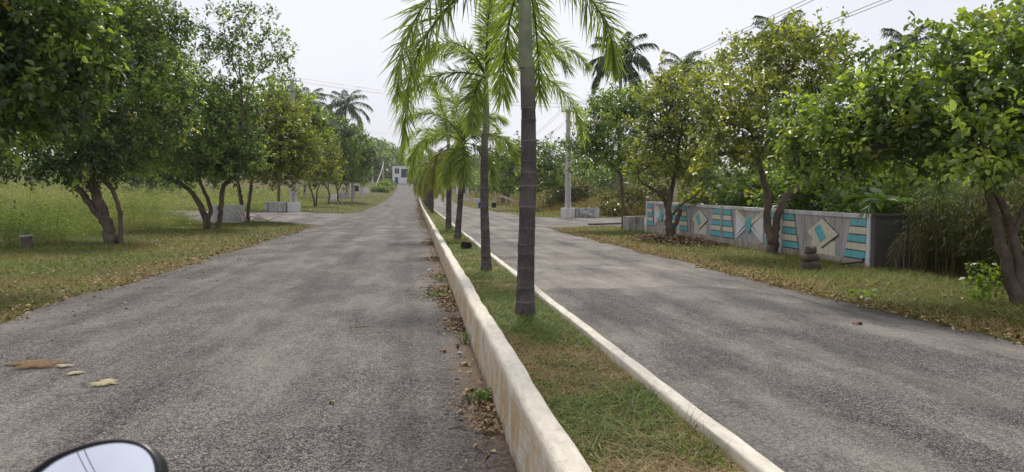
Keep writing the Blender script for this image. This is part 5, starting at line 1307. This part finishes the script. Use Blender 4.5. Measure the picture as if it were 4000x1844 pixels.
# ------------------------------------------------------------------ gateway building at the end of the road
bx, by = -9.1, 305.0
bd = empty('gateway_building', (bx, by, g(-4, by) - 0.1), label='white two-storey gateway building at the end of the road', cat='building')
H = 6.8; D = 6.0; W = 17.0
def wallbox(x0, x1, z0, z1, y0=0.0, y1=0.3): return MB().box(x0, x1, y0, y1, z0, z1)
o = wallbox(0, 0.8, -0.6, H); o.box(0.8, 2.7, 0, 0.3, 6.05, H); o.box(0.8, 2.7, 0, 0.3, 2.6, 4.0); o.box(2.7, 3.35, 0, 0.3, -0.6, H)
o.box(0.8, 0.95, 0, 0.3, -0.6, 2.6); o.box(2.2, 2.7, 0, 0.3, -0.6, 2.6); o.box(0.95, 2.2, 0, 0.3, -0.6, 0.1)
o.box(3.35, W, 0, 0.3, 5.85, H); o.box(3.35, W, 0, 0.3, 2.25, 2.5)
o.box(3.35, 5.6, 0.0, 0.3, -0.6, 2.25)
o.build('front_wall', M['bwhite'], bd)
MB().box(0, 0.3, 0.3, D, -0.6, H).box(W - 0.3, W, 0.3, D, -0.6, H).box(0.3, W - 0.3, D - 0.3, D, -0.6, H).build('wall', M['bwhite'], bd)
MB().box(-0.15, W + 0.15, -0.15, D + 0.15, H + 0.002, H + 0.22).build('roof', M['bwhite'], bd)
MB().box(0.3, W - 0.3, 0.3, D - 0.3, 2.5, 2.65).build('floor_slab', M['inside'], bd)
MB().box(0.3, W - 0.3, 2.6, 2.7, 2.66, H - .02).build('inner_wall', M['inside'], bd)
wd = MB().box(0.85, 2.65, 0.12, 0.16, 4.05, 6.0).build('window', M['bdark'], bd)
MB().box(0.82, 0.9, 0.05, 0.2, 4.0, 6.05).box(2.6, 2.68, 0.05, 0.2, 4.0, 6.05).box(1.7, 1.78, 0.05, 0.2, 4.0, 6.05).build('frame', M['bwhite'], wd)
dr = MB().box(1.0, 2.15, 0.1, 0.16, 0.12, 2.55).build('door', M['bluepaint'], bd)
MB().box(1.9, 2.0, 0.04, 0.1, 1.1, 1.25).build('handle', M['steel'], dr)
for i in range(5):
    x0 = 3.4 + i * 2.7
    gl = MB().box(x0, x0 + 2.6, 0.1, 0.14, 2.52, 5.83).build('glazing', M['bdark'], bd)
    MB().box(x0 + 2.6, x0 + 2.7, 0.05, 0.2, 2.5, 5.85).build('mullion', M['bwhite'], gl)
for x0 in (5.9, 8.2, 11.5, 14.5, 16.2):
    MB().box(x0, x0 + 0.4, -0.1, 0.31, -0.6, 2.248).build('column', M['bwhite'], bd)
gh = empty('gatehouse', (12.0, 200, g(12, 200)), label='small white gatehouse with pale blue roof band right of the far palms', cat='building')
o = MB().box(-1.5, -0.7, 0, 0.25, -0.3, 4.4); o.box(-0.7, 0.7, 0, 0.25, 3.5, 4.4); o.box(0.7, 1.5, 0, 0.25, -0.3, 4.4); o.box(-0.7, 0.7, 0, 0.25, -0.3, 0.3)
o.box(-1.5, -1.25, 0.25, 3, -0.3, 4.4); o.box(1.25, 1.5, 0.25, 3, -0.3, 4.4); o.box(-1.25, 1.25, 2.75, 3, -0.3, 4.4)
o.build('wall', M['bwhite'], gh)
MB().box(-1.7, 1.7, -0.2, 3.2, 4.402, 5.1).build('roof', M['sheet'], gh)
MB().box(-0.69, 0.69, 0.1, 0.15, 0.3, 3.5).build('door', M['bdark'], gh)

# ------------------------------------------------------------------ small things on the verges
def rock_mesh(rx, ry_, rz, seed, ex=0.7, n=10, m=8, dent=0.0):
    r = np.random.default_rng(seed); V, F = [], []
    for i in range(m + 1):
        th = math.pi * i / m
        for j in range(n):
            ph = 2 * math.pi * j / n
            sg = lambda a: math.copysign(abs(a) ** ex, a)
            k = 1 + r.normal(0, 0.12)
            x, y, z = sg(math.sin(th)) * sg(math.cos(ph)) * rx * k, sg(math.sin(th)) * sg(math.sin(ph)) * ry_ * k, sg(math.cos(th)) * rz * (1 + r.normal(0, 0.07))
            if dent and z > 0: z -= dent * math.exp(-(x / (rx * 0.35)) ** 2)
            V.append((x, y, z))
    F = [(i * n + j, (i + 1) * n + j, (i + 1) * n + (j + 1) % n, i * n + (j + 1) % n) for i in range(m) for j in range(n)]
    return np.array(V), np.array(F)
def rock(x, y, z, rx, ry_, rz, seed, label, mat='rock', rot=0.0, ex=0.7, dent=0.0, name='rock', cat='rock', group=None):
    V, F = rock_mesh(rx, ry_, rz, seed, ex, 9, 6, dent)
    o = obj(name, mesh_np(name, V, F, M[mat]), label=label, cat=cat, group=group)
    o.location = (x, y, z); o.rotation_euler = (0, 0, rot); return o
rock(8.56, 15.9, 0.09, 0.19, 0.16, 0.12, 1, 'squared brown rock at the bottom of the little stack by the wall', ex=0.5)
rock(8.57, 15.92, 0.285, 0.195, 0.15, 0.092, 2, 'flat dark rock in the middle of the little stack by the wall', rot=0.5, ex=0.6)
rock(8.59, 15.93, 0.46, 0.125, 0.10, 0.10, 3, 'notched heart-shaped rock on top of the little stack by the wall', rot=0.1, dent=0.07)
rock(12.35, 55.55, 0.2, 0.22, 0.18, 0.26, 4, 'upright broken stone beside the grimy right culvert box', 'stone', 0.3, 0.5)
rock(12.78, 55.5, 0.12, 0.22, 0.17, 0.2, 5, 'round-faced stone beside the grimy right culvert box', 'stone', 0.2, 0.8)
rock(13.2, 55.5, 0.04, 0.2, 0.14, 0.1, 6, 'flat stone at the end of the grimy right culvert box', 'stone', 0.9, 0.7)
bp = empty('boundary_stone', (-11.88, 25.3, -0.02), (0.05, -0.06, 0.35), label='short pale-topped boundary stone in the left verge', cat='stone post')
MB().box(-0.14, 0.14, -0.09, 0.09, -0.1, 0.40, 0.012).build('shaft', M['rock'], bp, 0.02)
MB().box(-0.17, 0.17, -0.10, 0.10, 0.402, 0.445, 0.012).build('cap', M['stone'], bp, 0.015)
fp = empty('field_post', (-17.0, 121.6, g(-17, 121.6)), label='weathered post with dark top in the left field', cat='post')
MB().box(-0.14, 0.14, -0.12, 0.12, -0.2, 1.5, 0.02).build('shaft', M['stone'], fp)
MB().box(-0.16, 0.16, -0.14, 0.14, 1.502, 1.75, 0.02).build('cap', M['stump'], fp)
# charred palm stump on the median
sx, sy = 1.16, 17.9; sz = g(sx, sy) + SOIL - 0.02
sp = empty('palm_stump', (sx, sy, sz), label='low charred palm stump on the median behind the second palm', cat='stump'); sp.scale = (0.8, 0.8, 0.85)
MB().tube([(0, 0, -0.05), (0, 0, 0.10), (0.01, 0, 0.2)], [0.14, 0.12, 0.10], 11).build('core', M['stump'], sp)
for i in range(11):
    a = i * 0.571 + random.uniform(-.15, .15); hh = random.uniform(0.17, 0.27)
    MB().tube([(0.10 * math.cos(a), 0.10 * math.sin(a), -0.04), (0.125 * math.cos(a), 0.125 * math.sin(a), hh * 0.6), (0.10 * math.cos(a), 0.10 * math.sin(a), hh)], [0.055, 0.052, 0.043], 7).build('root_sheath', M['stump'], sp)
# things under the right far tree
dm = empty('blue_drum', (7.94, 95.4, g(7.94, 95.4)), label='bright blue plastic drum standing on the right lane', cat='drum')
MB().tube([(0, 0, 0), (0, 0, 0.03), (0, 0, 0.22), (0, 0, 0.24), (0, 0, 0.26), (0, 0, 0.44), (0, 0, 0.46), (0, 0, 0.48), (0, 0, 0.66), (0, 0, 0.7)], [0.27, 0.3, 0.3, 0.315, 0.3, 0.3, 0.315, 0.3, 0.3, 0.27], 20).build('body', M['blue'], dm)
MB().tube([(0, 0, 0.702), (0, 0, 0.74)], [0.29, 0.29], 20).build('lid', M['blue'], dm)
bn = empty('dark_bin', (9.7, 96.2, g(9.7, 96.2)), label='dark bin right of the blue drum, behind the second palm trunk', cat='bin')
MB().tube([(0, 0, 0), (0, 0, 0.04), (0, 0, 0.6), (0, 0, 0.64)], [0.24, 0.25, 0.32, 0.34], 14).build('body', M['black'], bn)
MB().tube([(0, 0, 0.642), (0, 0, 0.7), (0, 0, 0.73)], [0.34, 0.3, 0.1], 14).build('lid', M['black'], bn)
tsx, tsy = 12.6, 112.0
ts = empty('tree_stump', (tsx, tsy, g(tsx, tsy)), label='thick brown tree stump propping the concrete beam', cat='stump')
MB().tube([(0, 0, -0.1), (0, 0, 0.15), (0.02, 0, 0.7), (0, 0, 1.15)], [0.42, 0.33, 0.28, 0.27], 10).build('bole', M['bark_brown'], ts)
for i in range(4):
    a = i * 1.6 + 0.3
    MB().tube([(0.2 * math.cos(a), 0.2 * math.sin(a), 0.2), (0.55 * math.cos(a), 0.55 * math.sin(a), -0.05)], [0.13, 0.06], 7).build('root', M['bark_brown'], ts)
cb = empty('concrete_beam', (tsx, tsy - 0.05, g(tsx, tsy) + 1.27), label='pale concrete beam leaning on the brown tree stump', cat='beam')
h_pole(MB(), 3.6, 0.28, 0.24, 0.24, 0.2, -0.5).build('shaft', M['limewash'], cb); cb.rotation_euler = (0, R_(108), 0)

# brush of dead sticks by the left stems
ps = empty('brush_pile', (-9.0, 45.0, g(-9, 45)), label='pile of dead sticks at the foot of the two upright left stems', cat='brush pile')
for i in range(16):
    a = random.random() * 6.28; L = random.uniform(0.5, 1.5); c_ = (random.uniform(-0.9, 0.7), random.uniform(-0.5, 0.3), random.uniform(0.02, 0.25))
    d = np.array([math.cos(a), 0.5 * math.sin(a), random.uniform(0.0, 0.7)]); d /= np.linalg.norm(d)
    MB().tube([np.array(c_), np.array(c_) + d * L * 0.5 + [0, 0, 0.04], np.array(c_) + d * L], [0.018, 0.014, 0.007], 5).build('stick', M['twig'], ps)

# weeds and scraps on the asphalt
def tuft(x, y, z, r, n, label, pal, h=0.12, leaf=0.03, name='weed_tuft', flat=0.5):
    e = empty(name, (x, y, z), label=label, cat='weed', group='weeds at the kerb foot')
    a = rng.random(n) * 6.28; rr = r * rng.random(n) ** 0.6
    p = np.stack([rr * np.cos(a), rr * np.sin(a) * flat, h * rng.random(n)], 1)
    V, F, T = leaf_quads(p, rng.normal(0, 1, (n, 3)) + [0, 0, 0.2], rng.normal(0, 0.5, (n, 3)) + [0, 0, 1], leaf * (0.6 + 0.8 * rng.random(n)), 0.5, lerp_col(pal, rng.random(n)))
    obj('foliage', mesh_np('foliage', V, F, M['leaf'], T), e)
    k = max(6, n // 12); a = rng.random(k) * 6.28
    V, F, T = blades(0.2 * r * np.cos(a), 0.1 * r * np.sin(a), np.zeros(k) - 0.01, h * (0.7 + 0.6 * rng.random(k)), np.full(k, 0.004), r / h * 0.6 * rng.random(k), lerp_col(pal, rng.random(k)), 2)
    obj('stem', mesh_np('stem', V, F, M['blade'], T), e); return e
FG = [(0.04, 0.09, 0.015), (0.08, 0.16, 0.025), (0.13, 0.22, 0.035)]
tuft(0.505, 6.02, 0.01, 0.11, 230, 'bright green weed growing from the foot of the thick kerb, nearest one', FG, 0.10, 0.028, flat=0.8)
tuft(0.54, 8.47, 0.01, 0.08, 150, 'small green weed at the kerb foot below the nearest palm', FG, 0.13, 0.024)
tuft(0.32, 12.5, 0.01, 0.22, 170, 'flat straggling green weed at the kerb foot farther up', FG, 0.07, 0.03)
tuft(0.46, 14.6, 0.01, 0.14, 120, 'dusty weed among dry leaves at the kerb foot beside the second palm', FG, 0.16, 0.03)
tuft(8.6, 10.7, 0.02, 0.3, 230, 'bright leafy sapling at the foot of the right edge tree', [(0.08, 0.14, 0.02), (0.17, 0.25, 0.03), (0.27, 0.33, 0.05)], 0.58, 0.10, 'leafy_sapling', 0.7)
tuft(6.9, 11.2, 0.02, 0.3, 40, 'few pale broad leaves of a low plant on the right verge', [(0.14, 0.2, 0.05), (0.24, 0.3, 0.1)], 0.16, 0.13, 'low_plant', 0.8)
def twig(p0, p1, label, r=0.006, knob=False):
    a, b = np.array([*p0, g(*p0) + 0.012 + r]), np.array([*p1, g(*p1) + 0.012 + r])
    e = empty('twig', a, label=label, cat='twig')
    pr = catmull([np.zeros(3), (b - a) * 0.5 + [0.01, 0.012, 0.003], b - a], 4)
    MB().tube(pr, np.linspace(r, r * 0.6, len(pr)), 6).build('stick', M['twig'], e)
    if knob: MB().tube([(b - a) * 0.94, (b - a) * 0.98, (b - a) * 1.06], [0.009, 0.018, 0.010], 8).build('knot', M['stump'], e)
twig((-0.76, 9.64), (-0.53, 9.68), 'straight pale twig lying alone in the left lane', 0.008)
twig((0.29, 7.2), (0.40, 7.13), 'short twig at the kerb foot among brown leaves', 0.005)
twig((0.27, 5.54), (0.37, 5.52), 'upper of two twigs near the kerb in the foreground', 0.005)
twig((0.22, 5.33), (0.31, 5.38), 'lower of two twigs near the kerb in the foreground', 0.006)
twig((0.37, 4.92), (0.42, 4.80), 'slanting twig nearest the bottom edge beside the kerb', 0.005)
twig((2.32, 5.37), (2.40, 5.21), 'twig with a dark knot on the near right lane', 0.005, True)
def dry_leaf(x, y, L, rz, label, col, dz=0.012):
    m = 7; V = []
    for i in range(m):
        t_ = i / (m - 1); w = 0.32 * L * math.sin(math.pi * min(1, 0.04 + 0.95 * t_)) ** 0.8
        V += [((t_ - 0.5) * L, -w, 0.16 * L * (1 - math.cos(t_ * 2.2)) * 0.4 + 0.02), ((t_ - 0.5) * L, 0, 0.012 * math.sin(t_ * 5)), ((t_ - 0.5) * L, w, 0.022)]
    F = [(3 * i + q, 3 * i + q + 1, 3 * i + q + 4, 3 * i + q + 3) for i in range(m - 1) for q in (0, 1)]
    o = obj('fallen_leaf', mesh_np('fallen_leaf', np.array(V), np.array(F), M['litter'], np.tile(np.array([col]), (len(V), 1))), label=label, cat='leaf', group='fallen leaves on the asphalt')
    o.location = (x, y, g(x, y) + dz); o.rotation_euler = (0, 0, rz)
dry_leaf(0.43, 6.37, 0.09, 0.4, 'curled tan leaf just above the nearest kerb weed', (0.40, 0.27, 0.16))
dry_leaf(0.45, 7.36, 0.09, -0.2, 'pale brown leaf at the kerb foot', (0.42, 0.31, 0.2))
dry_leaf(0.27, 8.0, 0.06, 0.1, 'small reddish leaf in the left lane near the kerb', (0.30, 0.12, 0.07))
dry_leaf(-0.67, 6.12, 0.06, 2.4, 'small straw-coloured leaf in the middle of the left lane', (0.42, 0.33, 0.19))
dry_leaf(5.5, 9.0, 0.13, 0.0, 'reddish dry leaf on the right lane', (0.26, 0.11, 0.06), 0.035)
dry_leaf(0.47, 5.2, 0.07, 1.0, 'tan leaf by the kerb in the foreground', (0.43, 0.32, 0.2))
def scrap(x, y, s, label, seed):
    r = random.Random(seed); n = 7
    p = [(s * (0.6 + 0.5 * r.random()) * math.cos(i * 6.28 / n), s * (0.6 + 0.5 * r.random()) * math.sin(i * 6.28 / n)) for i in range(n)]
    o = MB().prism(p, 0.0, 0.012).build('white_scrap', M['paper'], label=label, cat='scrap', group='white scraps at the kerb foot')
    o.location = (x, y, g(x, y) + 0.014); o.rotation_euler = (0.12, 0.1, seed)
scrap(0.385, 10.1, 0.042, 'white scrap among the leaves below the nearest palm', 1)
scrap(0.44, 7.93, 0.032, 'bright white scrap at the kerb foot beside the small red leaf', 2)
scrap(0.46, 9.14, 0.03, 'white scrap in the dry leaves just above the small green weed', 3)
scrap(0.27, 16.98, 0.05, 'far white scrap in the weeds along the kerb foot', 4)
def patch(x, y, rx, ry_, mat, label, seed, name='sand_patch', tail=0.0):
    """ragged thin spill: fractal outline, thinning rim"""
    n = 72; a = np.linspace(0, 2 * math.pi, n, endpoint=False); r = np.random.default_rng(seed)
    k = np.ones(n)
    for f_ in (2, 3, 5, 8, 13, 21, 30): k += 0.42 / f_ ** 0.75 * np.cos(f_ * a + r.random() * 6.28) * (0.5 + r.random())
    k = np.clip(k, 0.35, 1.8) * (1 + tail * np.exp(-((a - math.pi) / 0.16) ** 2))
    V = [(0, 0, 0.012)]; rim = [1.0]; rings_ = ((0.3, 0.85, 0.011), (0.62, 0.6, 0.009), (0.85, 0.42, 0.005), (1.0, 0.28, 0.001))
    for rr, w_, z in rings_:
        V += [(rx * rr * k[i] * math.cos(a[i]), ry_ * rr * k[i] * math.sin(a[i]), z + 0.002 * r.random()) for i in range(n)]; rim += [w_] * n
    me = bpy.data.meshes.new(name)
    me.from_pydata(V, [], [(0, 1 + i, 1 + (i + 1) % n) for i in range(n)] + [(1 + q * n + i, 1 + (q + 1) * n + i, 1 + (q + 1) * n + (i + 1) % n, 1 + q * n + (i + 1) % n) for q in range(3) for i in range(n)])
    at = me.attributes.new('rim', 'FLOAT', 'POINT'); at.data.foreach_set('value', np.array(rim, dtype=np.float32))
    me.materials.append(M[mat])
    o = obj(name, me, label=label, cat='sand patch'); o.location = (x, y, g(x, y) + 0.014)
patch(-2.70, 7.04, 0.13, 0.10, 'sand', 'yellow sand patch on the left lane', 1, tail=1.2)
patch(-3.68, 7.92, 0.27, 0.2, 'rust_sand', 'red-brown dried dung patch on the left lane', 2, 'dung_patch')
patch(-3.37, 7.80, 0.075, 0.07, 'sand', 'small tan sand spot beside the red-brown patch', 3)
patch(-3.13, 7.47, 0.06, 0.08, 'sand', 'small dull sand spot between the brown and yellow patches', 4)

# ------------------------------------------------------------------ motorcycle mirror close to the viewer
vf = np.array([math.sin(YAW) * math.cos(PITCH), math.cos(YAW) * math.cos(PITCH), -math.sin(PITCH)])
mc = np.array([-0.29, 0.73, 1.39])                      # centre of the glass
vdir = mc - np.array([0, 0, 1.65]); vdir /= np.linalg.norm(vdir)
rdir = np.array([-0.696, -0.427, 0.577]); rdir /= np.linalg.norm(rdir)   # what the glass looks at: sky behind
mn = rdir - vdir; mn /= np.linalg.norm(mn)
mx_ = np.cross(np.array([0, 0, 1.0]), mn); mx_ /= np.linalg.norm(mx_); my_ = np.cross(mn, mx_)
mir = empty('rear_view_mirror', (0, 0, 0), label='black-rimmed motorcycle mirror reflecting the sky at the bottom left', cat='mirror')
from mathutils import Matrix
mir.matrix_world = Matrix(((mx_[0], my_[0], mn[0], mc[0]), (mx_[1], my_[1], mn[1], mc[1]), (mx_[2], my_[2], mn[2], mc[2]), (0, 0, 0, 1)))
out = [(-0.066, 0.004), (-0.050, 0.018), (-0.027, 0.029), (-0.005, 0.0355), (0.016, 0.0375), (0.036, 0.034), (0.051, 0.024), (0.060, 0.008), (0.062, -0.012), (0.054, -0.030), (0.034, -0.040), (0.0, -0.043), (-0.034, -0.040), (-0.058, -0.028), (-0.069, -0.012)]
cl_ = catmull([(*p, 0) for p in out + out[:1]], 4)[:-1, :2]
def ring_pts(sc, z): return [(p[0] * sc, p[1] * sc, z) for p in cl_]
n = len(cl_)
gv = [(0, 0, 0.003)]; gf = []
for k_ in range(1, 7):
    gv += [(p[0] * 0.93 * k_ / 6, p[1] * 0.93 * k_ / 6, 0.003 - ((p[0] ** 2 + p[1] ** 2) * (0.93 * k_ / 6) ** 2) / 2.2) for p in cl_]
gf = [(0, 1 + j, 1 + (j + 1) % n) for j in range(n)] + [(1 + k_ * n + j, 1 + (k_ + 1) * n + j, 1 + (k_ + 1) * n + (j + 1) % n, 1 + k_ * n + (j + 1) % n) for k_ in range(5) for j in range(n)]
MB().add(gv, gf).build('glass', M['mirror'], mir, smooth=True)
rings = [(0.925, -0.004), (0.925, 0.003), (0.95, 0.006), (1.0, 0.0055), (1.03, 0.0), (1.03, -0.012), (0.95, -0.022), (0.7, -0.030), (0.3, -0.034)]
v = []; f = []
for s_, z_ in rings: v += ring_pts(s_, z_)
for i in range(len(rings) - 1):
    f += [(i * n + j, i * n + (j + 1) % n, (i + 1) * n + (j + 1) % n, (i + 1) * n + j) for j in range(n)]
f.append(tuple(range((len(rings) - 1) * n, len(rings) * n))[::-1])
MB().add(v, f).build('housing', M['black'], mir, smooth=True)
MB().tube(catmull([(0.0, -0.02, -0.032), (0.01, -0.07, -0.05), (0.05, -0.16, -0.05), (0.07, -0.24, -0.06)], 6), 0.0055, 10).build('stem', M['black'], mir, smooth=True)

# ------------------------------------------------------------------ thin haze over the whole place
hz = bpy.data.materials.new('thin_haze'); hz.use_nodes = True
hn, hl = hz.node_tree.nodes, hz.node_tree.links
hn.clear()
ho = hn.new('ShaderNodeOutputMaterial'); hv = hn.new('ShaderNodeVolumePrincipled')
hv.inputs['Color'].default_value = (0.93, 0.95, 1.0, 1)
hv.inputs['Density'].default_value = 0.0002
hv.inputs['Anisotropy'].default_value = 0.3
hl.new(hv.outputs['Volume'], ho.inputs['Volume'])
MB().box(-3100, 3100, -1000, 4100, -2.0, 34.0).build('haze', hz, kind='stuff', label='thin pale haze over the whole place')
